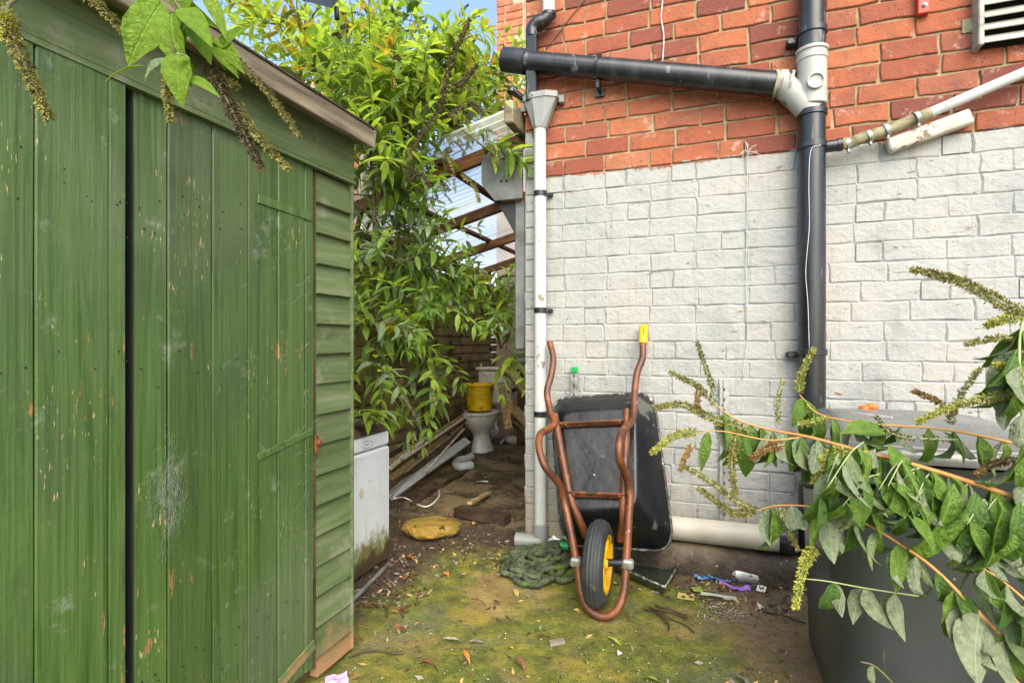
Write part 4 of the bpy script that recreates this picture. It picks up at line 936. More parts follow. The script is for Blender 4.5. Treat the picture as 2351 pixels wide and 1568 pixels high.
def crumple(c, w, d, h, seed, mat, name, label, cat, nx_=10, ny_=8, rot=0.0, fr=18):
    m = MB(); c = on_ground(c)
    for j in range(ny_+1):
        for i in range(nx_+1):
            x, y = (i/nx_-.5)*w, (j/ny_-.5)*d; x += .12*w*nz((x*fr, y*fr, seed)); y += .12*d*nz((x*fr, y*fr, seed+3))
            p_ = V((x*cos(rot)-y*sin(rot), x*sin(rot)+y*cos(rot), 0)); e = abs(nz((x*fr, y*fr, seed+9)))+.5*abs(nz((x*fr*2.3, y*fr*2.3, seed)))
            m.v.append(c+p_+V((0, 0, .003+h*e)))
    for j in range(ny_):
        for i in range(nx_): a = j*(nx_+1)+i; m.f.append((a, a+1, a+nx_+2, a+nx_+1)); m.m.append(0)
    return setp(m.build(name, mat, None, False), label, cat)
crumple(G(1285, 1248), .16, .12, .07, 2, M['foil'], 'foil_packet', 'crumpled silver foil packet tucked behind the mossy hose', 'packet', 14, 10, .2, 26)
crumple(G(1300, 1262, .01), .13, .05, .02, 5, M['card'], 'snack_packet', 'yellow and orange edge of a packet beside the green hose connector', 'packet', 10, 5, -.2)
crumple(G(1278, 1266, .01), .05, .018, .01, 6, M['orange'], 'orange_strip', 'thin orange strip beside the green hose connector', 'scrap', 6, 3, -.3)
# can and wrappers near the bin
c = on_ground(G(1712, 1334), .033); dd = V((.96, -.26, -.02)).normalized(); m = MB()
m.tube([c-dd*.06, c-dd*.058, c-dd*.052, c-dd*.046, c+dd*.046, c+dd*.054, c+dd*.058, c+dd*.060], [.024, .026, .028, .0325, .0325, .027, .026, .023], 24); can = m.build('drinks_can', M['can'], None, True, auto=35); setp(can, 'empty silver drinks can lying by the wall near the bin', 'can')
crumple(G(1612, 1325), .075, .06, .035, 12, M['bluewrap'], 'blue_wrapper', 'pale blue wrapper scrap nearest the black seed tray', 'wrapper', 8, 6, .2, 34)
crumple(G(1652, 1330), .11, .05, .03, 13, M['bluewrap'], 'blue_wrapper', 'longer blue wrapper scrap left of the drinks can', 'wrapper', 10, 5, -.45, 30)
crumple(G(1673, 1345), .09, .03, .025, 14, M['purplewrap'], 'purple_wrapper', 'purple wrapper strip in front of the drinks can', 'wrapper', 8, 4, -.9, 34)
crumple(G(1700, 1350), .08, .03, .02, 15, M['purplewrap'], 'red_purple_wrapper', 'red and purple wrapper end below the drinks can', 'wrapper', 8, 4, .0, 34)
crumple(G(1668, 1308), .03, .03, .025, 16, M['purplewrap'], 'purple_scrap', 'tiny purple and red scrap by the left end of the drinks can', 'scrap', 5, 4, .5, 40)
def chip(c, pts, th, mat, name, label, cat, rot=0.0, tilt=0.0, dz=.004):
    c = on_ground(c, dz); m = MB(); rt = Matrix.Rotation(rot, 3, 'Z') @ Matrix.Rotation(tilt, 3, 'X')
    m.loft([[c+rt @ V((x, y, 0)) for x, y in pts], [c+rt @ V((x, y, th)) for x, y in pts]], 0, True, True); return setp(m.build(name, mat, None), label, cat)
cd = chip(G(1575, 1368), [(-.035, -.03), (.035, -.03), (.033, .03), (-.033, .028)], .003, M['card'], 'punched_card', 'yellow card with three round holes on the ground by the seed tray', 'card', -.35)
for x, y in ((-.015, -.012), (.015, .012), (.018, -.014)):
    m = MB(); c = on_ground(G(1575, 1368), .0075); m.lathe([(.010, 0), (.010, .001), (.006, .0015)], Matrix.Translation(c+V((x, y, 0))), 12); m.build('hole_ring', M['darkwood'], cd, world=True)
chip(G(1650, 1366), [(-.075, -.012), (.075, -.014), (.07, .014), (-.072, .012)], .006, M['mint'], 'plastic_strip', 'pale green plastic strip lying on the litter left of the bin', 'strip', -.38)
kc = chip(G(1748, 1353), [(-.018, -.02), (.018, -.02), (.018, .02), (-.018, .02)], .002, M['paper'], 'printed_card', 'small white printed card in the litter below the drinks can', 'card', -.6, .25, .008)
m = MB(); c = on_ground(G(1748, 1353), .013); rt = Matrix.Rotation(-.6, 3, 'Z')
for (x, y, w, h, r_) in ((-.006, .002, .004, .022, .3), (.002, .0, .004, .02, -.5), (.008, .004, .003, .012, .9), (.006, -.008, .003, .01, .2)): m.box(c+rt @ V((x, y, 0)), (w, h, .001), Matrix.Rotation(-.6+r_, 3, 'Z') @ Matrix.Rotation(.25, 3, 'X'))
m.build('print', M['dark'], kc, world=True)
chip(G(1744, 1387), [(-.012, -.014), (.014, -.010), (.0, .02)], .006, M['paper'], 'china_shard', 'triangular white china shard on the ground left of the bin', 'shard', .2, .4)
chip(G(1420, 1417+80), [(-.010, -.008), (.010, -.008), (.002, .01)], .004, M['paper'], 'china_shard', 'small white shard on the open mossy concrete below the barrow', 'shard', .5, .3)
crumple(G(1600, 1352), .07, .05, .018, 22, M['leafgreenfall'], 'leaf_scrap', 'yellow-green crumpled leaf among the litter by the seed tray', 'leaf', 7, 5, .3)
crumple(G(1108, 1108), .09, .045, .012, 23, M['paper'], 'paper_scrap', 'torn white paper scrap on the wet alley floor before the toilet', 'paper', 6, 4, .2)
crumple(G(772, 1556), .07, .06, .02, 25, M['lilac'], 'lilac_scrap', 'crumpled lilac scrap at the foot of the shed corner', 'scrap', 7, 6, .4, 30)

# ------------------------------------------------------------------ fridge and what grows on it
FM = WM @ Matrix.Translation((-.56, -.475, 0)) @ Matrix.Rotation(pi/2, 4, 'Z')       # local x into the alley, y away from its door
fr = thing('fridge', 'small stained white fridge standing between the shed and the mossy stone', 'fridge', FM)
m = MB(); m.bbox((-.285, .30, .335), (.57, .54, .64), .012); m.build('cabinet', M['fridge'], fr)
m = MB(); m.bbox((-.285, .012, .298), (.565, .036, .565), .010); dr = m.build('door', M['fridge'], fr)
m = MB(); m.bbox((-.285, .014, .622), (.565, .034, .072), .010); tp = m.build('top_panel', M['fridge'], fr)
def ring(cx, cz, rx, rz, y, r): return [V((cx+rx*cos(2*pi*i/20), y, cz+rz*sin(2*pi*i/20))) for i in range(21)]
m = MB(); m.tube(ring(-.19, .617, .042, .016, -.0035, 0), .0016, 5); m.tube([V((-.205, -.0036, .615)), V((-.175, -.0036, .619))], .003, 5, flat=.4); m.build('badge', M['steel'], tp)
m = MB(); m.add([V((-.24+.018*cos(i*.5236)*(1+.3*sin(i*2.3)), -.0068, .40+.028*sin(i*.5236)*(1+.25*cos(i*1.7)))) for i in range(12)], [tuple(range(12))]); m.build('stain', M['creampipe'], dr)
m = MB(); N = 14
for j in range(N+1):
    for i in range(N+1):
        x, y = -.57+.585*i/N, -.005+.56*j/N; h = .668+.035*max(0, nz((x*7, y*7, 1))+.35)+.075*max(0, 1-((x+.32)**2+(y-.25)**2)/.06)
        if i in (0, N) or j in (0, N): h = .657
        m.v.append(V((x, y, h)))
for j in range(N):
    for i in range(N): a = j*(N+1)+i; m.f.append((a, a+1, a+N+2, a+N+1)); m.m.append(0)
m.xf(FM); sl = m.build('soil_heap', M['soil'], None, True); setp(sl, 'heap of dark soil and debris lying on top of the fridge', 'soil')
c = FM @ V((-.30, .14, .72)); m = MB(); m.tube([c+V((-.10, .02, 0)), c+V((-.09, .02, .003)), c+V((.06, .10, .01)), c+V((.09, .12, .005)), c+V((.12, .135, .0))], [.03, .042, .042, .02, .016], 16); bo = m.build('bottle', M['mint'], None, True, auto=50); setp(bo, 'pale greenish plastic bottle lying in the debris on the fridge', 'bottle')
m = MB(); m.tube([c+V((-.135, 0, .0)), c+V((-.10, .02, 0))], .04, 14); m.build('cap', M['bluewrap'], bo, True, world=True, auto=50)

# ------------------------------------------------------------------ toilet, bucket and timber in the alley
TC = G(1103, 1036); TM = Matrix.Translation(TC) @ Matrix.Rotation(radians(-25), 4, 'Z')
to = thing('toilet', 'discarded white toilet pan with seat at the end of the alley', 'toilet', TM)
def el(rx, ry, z, cy=0, n=24): return [V((rx*cos(2*pi*i/n), cy+ry*sin(2*pi*i/n), z)) for i in range(n)]
m = MB(); m.loft([el(.105, .15, 0, .04), el(.103, .148, .03, .04), el(.085, .12, .10, .03), el(.078, .10, .16, .02), el(.095, .12, .21, 0), el(.14, .175, .265, -.01), el(.168, .21, .32, -.015), el(.178, .222, .362, -.015), el(.178, .222, .378, -.015), el(.135, .175, .38, -.015), el(.12, .15, .33, -.015), el(.07, .08, .24, 0)], 0, True, True); m.build('pan', M['porcelain'], to, True, auto=60)
m = MB(); m.loft([el(.186, .228, .382, -.015), el(.190, .232, .39, -.015), el(.186, .228, .402, -.015), el(.12, .155, .404, -.015), el(.115, .15, .39, -.015)], 0, False, False); m.build('seat', M['porcelain'], to, True, auto=50)
m = MB(); m.tube(smooth([V((0, .10, .20)), V((0, .2, .19)), V((0, .28, .18))], 3), .05, 14); m.tube([V((0, .27, .18)), V((0, .30, .18))], .062, 14); m.build('outlet', M['porcelain'], to, True, auto=50)
m = MB(); m.bbox((.03, .30, .62), (.38, .17, .36), .03); cs_ = m.build('cistern', M['porcelain'], to)
m = MB(); m.bbox((.03, .30, .815), (.40, .19, .03), .012); m.build('cistern_lid', M['porcelain'], cs_)
m = MB(); m.tube([V((-.10, .20, .80)), V((-.10, .20, .87))], .008, 8); m.build('flush_lever', M['window'], cs_)
bt = TM @ V((.0, -.02, .405)); bk = thing('bucket', 'dirty yellow bucket standing on the toilet seat', 'bucket', bt)
m = MB(); m.lathe([(.112, 0), (.117, .004), (.147, .255), (.160, .258), (.162, .268), (.158, .276), (.146, .276), (.143, .25), (.108, .01)], None, 32); m.build('shell', M['bucket'], bk, True, auto=40)
m = MB(); m.lathe([(.112, .0), (.1185, .001), (.1195, .014), (.1175, .016)], None, 32, cap0=False, cap1=False); m.build('foot_ring', M['rust'], bk, True)
m = MB(); m.tube([V((.158*cos(a), .158*sin(a)*.98, .25-.05*abs(sin(a))-.02)) for a in [pi*i/16+pi for i in range(17)]], .003, 6); m.build('handle', M['steel'], bk, True)
def stick(name, a, b, w, h, mat, label, cat, group=None, roll=0.0, rg=.003):
    d = b-a; n = 6; m = MB(); L = []; rt = align(d) @ Matrix.Rotation(roll, 3, 'X')
    for i in range(n+1):
        c = a+d*(i/n); e = rg*nz(c, 7); e2 = rg*nz(c, 7, 4); L.append([c+rt @ V((0, y*w/2+e, z*h/2+e2)) for y, z in ((-1, -1), (1, -1), (1, 1), (-1, 1))])
    m.loft(L, 0, True, True); return setp(m.build(name, mat, None), label, cat, group)
# lengths lying along the alley on the left
stick('plastic_trim', P(893, 1138, 3.75), P(1072, 1012, 5.0), .075, .03, M['whitepipe'], 'long white plastic trim at the front of the timber pile left of the toilet', 'trim', None, .6)
stick('plastic_trim', P(880, 1146, 3.6), P(938, 1092, 4.1), .05, .02, M['whitepipe'], 'short white trim end near the fridge below the timber pile', 'trim', None, .4)
pile = [((893, 1112, 3.75), (1066, 985, 5.15), .05, .03, 'brownwood', 'brown batten in the pile right behind the long white trim'),
        ((893, 1096, 3.8), (1062, 972, 5.2), .03, .03, 'palewood', 'pale batten in the middle of the pile left of the toilet'),
        ((890, 1082, 3.85), (1066, 962, 5.25), .045, .02, 'brownwood', 'brown lath lying above the pale batten left of the toilet'),
        ((893, 1062, 3.9), (1060, 955, 5.3), .05, .025, 'palewood', 'pale lath high in the pile left of the toilet'),
        ((893, 1122, 3.7), (1040, 1010, 4.8), .035, .02, 'darkwood', 'dark wet batten low in the pile left of the toilet'),
        ((890, 1048, 3.95), (1062, 945, 5.35), .04, .02, 'darkwood', 'dark lath topmost in the pile against the mossy wall'),
        ((895, 1075, 3.8), (985, 1000, 4.5), .03, .015, 'whitewood', 'short whitish lath on the pile left of the toilet'),
        ((975, 1085, 4.0), (1065, 985, 4.9), .012, .012, 'whitewood', 'thin white rod lying across the pile left of the toilet')]
for a, b, w, h, mt, lb in pile: stick('timber_length', P(*a), P(*b), w, h, M[mt], lb, 'timber', 'timber pile along the alley wall', R.uniform(-.5, .5))
for k, (a, b, w, mt, lb) in enumerate((((900, 1100, 3.7), (1050, 995, 5.0), .018, 'palewood', 'thin weathered slat third from the white trim in the pile'), ((905, 1068, 3.8), (1068, 958, 5.2), .016, 'whitewood', 'thin whitish slat along the top of the pile'), ((930, 1085, 3.8), (1062, 978, 4.9), .014, 'greywood', 'thin grey slat crossing the middle of the pile'), ((896, 1128, 3.65), (1000, 1040, 4.5), .02, 'greywood', 'grey slat end sticking out low beside the fridge'))):
    stick('timber_length', P(*a), P(*b), w, .012, M[mt], lb, 'timber', 'timber pile along the alley wall', .3*k)
stick('timber_length', G(945, 1165)+EZ*.02, G(1085, 1075)+EZ*.02, .03, .02, M['darkwood'], 'dark batten lying on the alley floor below the timber pile', 'timber', 'timber pile along the alley wall')
# pieces heaped to the right of the toilet
heap = [((1160, 840, 5.0), (1215, 905, 4.7), .10, .03, 'palewood', 'pale board leaning highest right of the toilet'),
        ((1150, 880, 5.1), (1168, 985, 4.7), .07, .02, 'palewood', 'upright pale split board right of the yellow bucket'),
        ((1165, 925, 5.0), (1215, 975, 4.6), .09, .03, 'palewood', 'yellowish board in the middle of the heap right of the toilet'),
        ((1170, 900, 5.0), (1212, 880, 4.7), .05, .03, 'darkwood', 'dark crosspiece in the heap right of the toilet'),
        ((1160, 950, 5.1), (1210, 1000, 4.6), .06, .04, 'darkwood', 'dark board low in the heap right of the toilet'),
        ((1175, 960, 4.9), (1212, 992, 4.6), .05, .02, 'palewood', 'short pale offcut at the bottom of the heap right of the toilet'),
        ((1172, 865, 5.2), (1212, 860, 5.0), .20, .04, 'brownwood', 'broad brown board behind the heap right of the toilet')]
for a, b, w, h, mt, lb in heap: stick('board', P(*a), P(*b), w, h, M[mt], lb, 'board', 'boards heaped right of the toilet', R.uniform(-.4, .4))
stick('edging_block', on_ground(G(1050, 1186), .03), on_ground(G(1166, 1208), .03), .085, .055, M['darkwood'], 'dark wet edging block lying across the alley mouth', 'block', None, 0, .006)
stick('stick', on_ground(G(1078, 1184), .07), on_ground(G(1124, 1140), .03), .03, .014, M['palewood'], 'pale split stick resting on the dark edging block', 'stick')
m = MB(); pts = [on_ground(q, .035) for q in (G(1082, 1060), G(1070, 1066), G(1052, 1070), G(1046, 1078), G(1060, 1084), G(1082, 1080))]
m.tube(smooth(pts, 4), .036, 12); setp(m.build('pipe_trap', M['whitepipe'], None, True, auto=60), 'curved white plastic waste trap on the ground before the toilet', 'pipe')
m = MB(); pts = [on_ground(q, .012) for q in (G(905, 1118, .2), G(930, 1150), G(975, 1166), G(1005, 1150), G(1008, 1130))]; pts[0].z = .13
m.tube(smooth(pts, 5), .006, 6); setp(m.build('loose_cable', M['wire'], None, True), 'loop of loose white cable in front of the timber pile', 'cable')
m = blob(on_ground(G(1178, 1018), .03), .06, 1.3, .8, .8, 3, 2, .3); setp(m.build('plaster_lump', M['paper'], None, True), 'pale rubble lump on the floor right of the toilet', 'rubble')
stick('white_offcut', on_ground(G(1150, 1022), .02), on_ground(G(1168, 1012), .05), .02, .02, M['whitewood'], 'thin white offcut beside the rubble lump right of the toilet', 'offcut')
stick('metal_rod', on_ground(G(797, 1400), .02), on_ground(G(893, 1300), .02), .012, .012, M['steel'], 'thin grey metal rod lying on the soil before the fridge', 'rod')

# ------------------------------------------------------------------ leaves and flower spikes
def leaf_mesh(name, wr, bend, fold, wave, seed, mats, n=8, two=True):
    """unit leaf along +x, upper side +z; bend curls it down along its length; a second skin makes the paler underside"""
    r = random.Random(seed); m = MB(); x = z = 0.0; rows = []
    for i in range(n+1):
        t = i/n; ang = -bend*t**1.3; hw = wr*.5*(sin(pi*min(1, t*1.02)**.78)**.9 if t < .985 else 0)*(1+.05*sin(i*2.4+seed)); hw = max(hw, .004)
        c = V((x, 0, z)); up = V((-sin(ang), 0, cos(ang)))
        wv = wave*sin(i*1.7+seed); w2 = wave*cos(i*1.3+seed*2)
        rows.append((c+V((0, hw*cos(fold), 0))+up*(hw*sin(fold)+wv*hw), c, c+V((0, -hw*cos(fold), 0))+up*(hw*sin(fold)+w2*hw), up))
        x += cos(ang)/n; z += sin(ang)/n
    for a, b, c, up in rows: m.v += [a, b, c]
    for i in range(n):
        for k in range(2): m.f += [(i*3+k, i*3+k+1, i*3+k+4), (i*3+k, i*3+k+4, i*3+k+3)]; m.m += [0, 0]
    # face order so that +z is the upper side
    m.f = [tuple(reversed(f)) for f in m.f]
    if two:
        o = len(m.v); m.v += [p_-rows[j//3][3]*.008 for j, p_ in enumerate(list(m.v))]
        nf = len(m.f)
        for f in list(m.f[:nf]): m.f.append(tuple(reversed([q+o for q in f]))); m.m.append(1)
    return m
LIB = {}
def leaf_var(kind, mi, under, v):
    key = (kind, mi.name, under.name, v)
    if key not in LIB:
        r = random.Random(hash((kind, v)) % 1000+v*7)
        pr = {'lance': (.24+.05*v/3, .5+.25*v, .30, .06), 'broad': (.40+.04*v, .6+.3*v, .35, .12), 'droop': (.34+.03*v, 1.0+.25*v, .5, .16), 'wilt': (.36, 1.5+.3*v, .75, .28)}[kind]
        LIB[key] = leaf_mesh('leaf', *pr, v+3, None, 8).mesh('leaf', [mi, under], True)
    return LIB[key]
def leaf_M(pos, d, up, L):
    rt = align(d, up); return Matrix.Translation(pos) @ rt.to_4x4() @ Matrix.Scale(L, 4)
def spike(m, pts, r0, n, fl, rnd, tip=.25):
    """a buddleia panicle: a stalk set densely with small pointed florets"""
    q = smooth(pts, 5); fr_ = frames(q); k = len(q); m.tube(q, [.0022]*k, 5, True, 0)
    for i in range(n):
        t = rnd.random()**.85; j = min(k-2, int(t*(k-1))); e = t*(k-1)-j; c = q[j]*(1-e)+q[j+1]*e; T, a, b = fr_[j]
        rad = r0*(tip+(1-tip)*(1-t)**.7)*(.75+.5*abs(sin(t*k*1.7)))*rnd.uniform(.25, 1.05); th = rnd.uniform(0, 2*pi); o = a*cos(th)+b*sin(th)
        p0 = c+o*rad*.55; d = (o*rnd.uniform(.5, 1.1)+T*rnd.uniform(.1, .9)+V((rnd.gauss(0, .25), rnd.gauss(0, .25), rnd.gauss(0, .25)))).normalized(); L = fl*rnd.uniform(.6, 1.4)
        s1 = d.orthogonal().normalized()*L*.22; s2 = d.cross(s1); mid = p0+d*L*.45
        m.add([p0, mid+s1, mid-s1*.5+s2*.9, mid-s1*.5-s2*.9, p0+d*L], [(0, 2, 1), (0, 3, 2), (0, 1, 3), (4, 1, 2), (4, 2, 3), (4, 3, 1)], 1)
    return m
def add_spike(parent, pts, r0, n, fl, mat, seed, stem='stem'):
    m = MB(); spike(m, pts, r0, n, fl, random.Random(seed)); return m.build('flower_spike', [M[stem], mat], parent, False, world=True)

# ------------------------------------------------------------------ shrubs behind the shed and over the alley
LOW = leaf_mesh('low', .31, .6, .28, .0, 1, None, 4, False)
def shrub(name, label, base, mains, vols, seed, tint, leafL=.115, spikes=.14, limit=120, spmat=('floret', 'floretdark')):
    rnd = random.Random(seed); t = thing(name, label, 'shrub', V((base.x, base.y, max(0, base.z))))
    stems = MB(); node_pts = []
    for mn in mains:
        pts = smooth([V(p_) for p_ in mn], 6); n = len(pts); stems.tube(pts, [.020*(1-.75*i/n)+.002 for i in range(n)], 7)
        node_pts += pts[n//4:]
    leaves = []; sp = []
    for (c, rad, cnt, dirb) in vols:
        for _ in range(cnt):
            while True:
                q = V((rnd.uniform(-1, 1), rnd.uniform(-1, 1), rnd.uniform(-1, 1)))
                if q.length < 1: break
            p0 = c+V((q.x*rad[0], q.y*rad[1], q.z*rad[2]))
            near = min(node_pts, key=lambda w: (w-p0).length); 
            if rnd.random() < .55: stems.tube(smooth([near, (near+p0)/2+V((rnd.gauss(0, .05), rnd.gauss(0, .05), .05+rnd.gauss(0, .03))), p0], 3), [.005, .0045, .004, .0035, .003, .003, .003][:7], 5)
            d = (q*.45+V(dirb)+V((rnd.gauss(0, .55), rnd.gauss(0, .55), rnd.gauss(0, .4)))).normalized(); L = rnd.uniform(.22, .42); k = rnd.randint(5, 7); pts = [p0]
            for i in range(k): d = (d+V((0, 0, -.05-.015*i))).normalized(); pts.append(pts[-1]+d*(L/k))
            stems.tube(pts, [.003*(1-.6*i/k) for i in range(k+1)], 4, False)
            ph = rnd.uniform(0, pi); mi = rnd.choices(range(5), tint)[0]
            for i in range(1, k+1):
                T = (pts[i]-pts[i-1]).normalized(); a = T.orthogonal().normalized(); b = T.cross(a); ph += pi/2+rnd.gauss(0, .25)
                ll = leafL*(1.15-.55*i/k)*rnd.uniform(.75, 1.25)
                for sgn in (1, -1):
                    if rnd.random() < .06: continue
                    o = (a*cos(ph)+b*sin(ph))*sgn; dd = (o*.85+T*rnd.uniform(.35, .75)+V((0, 0, -.05))).normalized()
                    up = (V((0, 0, 1))+T*.3+V((rnd.gauss(0, .3), rnd.gauss(0, .3), 0)))
                    leaves.append((pts[i], dd, up, ll, mi if rnd.random() < .8 else rnd.choices(range(5), tint)[0]))
            T = (pts[-1]-pts[-2]).normalized()
            if rnd.random() < spikes:
                ls = rnd.uniform(.09, .17); q1 = pts[-1]+T*ls*.5; q2 = q1+(T+V((rnd.gauss(0, .3), rnd.gauss(0, .3), -.7))).normalized()*ls*.6; sp.append((pts[-1], q1, q2))
            else:
                for j in range(3): leaves.append((pts[-1], (T+V((rnd.gauss(0, .35), rnd.gauss(0, .35), rnd.gauss(0, .3)))).normalized(), V((0, 0, 1)), leafL*.55, mi))
    o = stems.build('stems', M['stem'], t, True, world=True); o['kind'] = 'stuff'
    sc = []
    for lf in leaves:
        q = visible_px(lf[0]); sc.append((lf[3]/lf[0].y if q and 0 < q[0] < 2351 and 0 < q[1] < 1568 else 0, lf))
    sc.sort(key=lambda w: -w[0])
    for k, (_, (p_, d, up, L, mi)) in enumerate(sc[:limit]):
        inst('leaf', leaf_var('lance', LEAF[mi], UNDERG, k % 3), t, leaf_M(p_, d, up, L))
    m = MB()
    for _, (p_, d, up, L, mi) in sc[limit:]:
        X = leaf_M(p_, d, up, L); off = len(m.v); m.v += [X @ w for w in LOW.v]
        for f in LOW.f: m.f.append(tuple(i+off for i in f)); m.m.append(mi)
    o = m.build('foliage', LEAF, t, True, world=True); o['kind'] = 'stuff'
    for k, pts in enumerate(sp): add_spike(t, pts, .013, 150, .010, M[spmat[k % len(spmat)]], seed*50+k)
    return t
b1 = A(1.22, -.15, 0)
sA = shrub('buddleia_shrub', 'dense green buddleia bush hanging over the alley wall between shed and house', b1,
    [[b1, P(880, 900, 3.3), P(900, 600, 3.2), P(960, 350, 3.0)], [b1, P(850, 850, 3.2), P(860, 500, 3.1), P(840, 250, 3.3)], [b1+V((.1, .1, 0)), P(960, 850, 3.5), P(1020, 700, 3.7), P(1120, 720, 3.6), P(1150, 800, 3.5)], [b1, P(930, 800, 3.4), P(985, 830, 3.3), P(1010, 930, 3.25)]],
    [(P(895, 620, 3.25), (.36, .32, .36), 68, (.25, -.45, .25)), (P(1040, 655, 3.75), (.30, .28, .18), 30, (.2, -.5, .3)), (P(845, 780, 3.0), (.15, .22, .18), 17, (.3, -.3, .1)),
     (P(945, 780, 3.3), (.20, .18, .16), 18, (.1, -.4, .1)), (P(1003, 880, 3.2), (.06, .06, .05), 4, (0, -.2, -1)), (P(1135, 710, 3.45), (.12, .12, .08), 10, (.25, -.5, .25)), (P(1165, 800, 3.4), (.04, .06, .05), 3, (0, -.2, -1)),
     (P(890, 500, 3.2), (.20, .25, .20), 11, (.1, -.4, .5)), (P(845, 420, 3.15), (.13, .2, .22), 9, (.2, -.3, .3))], 5, (.46, .26, .10, .17, .01), .135, .10, 220)
b2 = A(1.75, .1, 0)
sB = shrub('buddleia_shrub', 'tall lime-green buddleia rising over the shed eaves with the sky behind', b2,
    [[b2, P(760, 500, 3.6), P(850, 250, 3.5), P(960, 60, 3.4)], [b2, P(800, 450, 3.5), P(930, 330, 3.2), P(1080, 240, 3.0)], [b2, P(740, 450, 3.7), P(720, 150, 3.8), P(640, -60, 3.9)], [b2, P(840, 450, 3.6), P(900, 200, 3.6), P(860, -40, 3.8)]],
    [(P(900, 290, 3.25), (.36, .32, .26), 64, (.2, -.4, .4)), (P(800, 210, 3.5), (.34, .34, .30), 42, (.1, -.3, .5)), (P(985, 225, 3.2), (.26, .22, .18), 24, (.2, -.3, .4)), (P(690, 100, 3.8), (.36, .3, .32), 36, (-.1, -.3, .5)), (P(900, 110, 3.7), (.38, .25, .16), 22, (.1, -.2, .8)), (P(890, 375, 2.95), (.18, .16, .10), 9, (.2, -.3, .1)), (P(1080, 330, 2.95), (.12, .08, .05), 3, (.3, -.3, -.3))], 8, (.26, .62, .02, .04, .06), .155, .12, 260)
b3 = A(1.9, 2.2, 0)
sC = shrub('buddleia_shrub', 'darker buddleia with yellow leaves and dead spikes beyond the lean-to roof', b3,
    [[b3, P(960, 450, 5.3), P(1010, 200, 4.9), P(1060, 20, 4.8)], [b3, P(980, 430, 5.3), P(1080, 250, 4.7), P(1140, 190, 4.5)], [b3, P(900, 400, 5.5), P(860, 150, 5.4), P(850, 0, 5.4)]],
    [(P(1040, 225, 4.8), (.36, .4, .34), 46, (.1, -.3, .5)), (P(1120, 250, 4.6), (.20, .3, .28), 26, (.2, -.3, .3)), (P(960, 240, 5.2), (.45, .4, .32), 34, (0, -.3, .5)), (P(820, 150, 5.6), (.55, .4, .38), 26, (0, -.3, .5))], 13, (.40, .38, .10, .05, .07), .16, .20, 140, ('floretdark', 'floretdark', 'floret'))
# the large dead panicle against the leaves
for pts, r0, n in (([P(930, 415, 2.7), P(955, 330, 2.68), P(1005, 262, 2.66), P(1022, 195, 2.64), P(1040, 130, 2.62), P(1078, 45, 2.6)], .030, 1500), ([P(1022, 210, 2.64), P(1060, 190, 2.66), P(1095, 150, 2.68)], .024, 500), ([P(1030, 270, 2.66), P(1075, 240, 2.66), P(1110, 265, 2.67)], .022, 420), ([P(930, 415, 2.7), P(965, 400, 2.68), P(985, 430, 2.66)], .02, 350)):
    add_spike(sB, pts, r0, n, .012, M['floretdark'], int(r0*9999)+n)
for pts in ([P(1110, 330, 2.6), P(1135, 345, 2.6), P(1140, 385, 2.6)], [P(1060, 400, 2.7), P(1090, 430, 2.7), P(1100, 465, 2.72)], [P(1090, 610, 3.3), P(1120, 640, 3.3), P(1140, 680, 3.3)], [P(1000, 350, 2.8), P(1035, 370, 2.8), P(1045, 440, 2.8)], [P(1168, 890, 3.3), P(1172, 930, 3.3), P(1165, 975, 3.3)]):
    add_spike(sA, pts, .016, 260, .010, M['floretrust' if pts[0].y > 3.2 else 'floret'], int(pts[0].x*100))
# small plant on the fridge and weeds
def rosette(name, label, c, n, L, mi, seed):
    rnd = random.Random(seed); t = thing(name, label, 'plant', c); m = MB(); tips = []
    for s in range(3):
        e = c+V((rnd.gauss(0, .03), rnd.gauss(-.02, .03), rnd.uniform(.04, .09))); m.tube([c, (c+e)/2+V((.005, 0, 0)), e], .0025, 5); tips.append(e)
    m.build('stem', M['stemgreen'], t, True, world=True)
    for i in range(n):
        e = tips[i % 3]; a = i*2.4; d = V((cos(a), sin(a), rnd.uniform(-.15, .35))); inst('leaf', leaf_var('lance', LEAF[mi], UNDERG, i % 3), t, leaf_M(e-EZ*.004*(i//3), d, V((0, 0, 1)), L*rnd.uniform(.7, 1.2)))
rosette('seedling', 'small bright green seedling growing in the soil on the fridge', FM @ V((-.19, .05, .715)), 27, .13, 1, 3)
rosette('seedling', 'tall narrow-leaved seedling beside the shed boards above the fridge', FM @ V((-.30, .12, .80)), 20, .12, 1, 5)

# ------------------------------------------------------------------ branch hanging over the shed, upper left
hb = thing('buddleia_branch', 'leafy buddleia branch with brown spikes hanging over the shed at upper left', 'branch', P(380, -160, .85))
def fstem(root, pts, r0, r1, mat, name='stem'):
    q = smooth([P(*p_) if not isinstance(p_, Vector) else p_ for p_ in pts], 6); m = MB(); n = len(q); m.tube(q, [r0+(r1-r0)*i/(n-1) for i in range(n)], 7); m.build(name, M[mat], root, True, world=True); return q
fstem(hb, [(330, -160, .9), (385, -20, .86), (440, 70, .86), (520, 130, .9), (620, 225, .96), (655, 285, .98)], .0045, .0012, 'stem')
fstem(hb, [(385, -20, .86), (420, 40, .84), (400, 110, .82), (390, 180, .82)], .003, .0015, 'stem')
fstem(hb, [(440, 70, .86), (470, 120, .87), (480, 165, .88)], .003, .002, 'stem')
fstem(hb, [(120, -140, .82), (60, -30, .76), (15, 20, .72), (22, 60, .7)], .004, .002, 'stem')
fstem(hb, [(200, -140, .85), (190, -40, .86), (205, 0, .86)], .004, .002, 'stem')
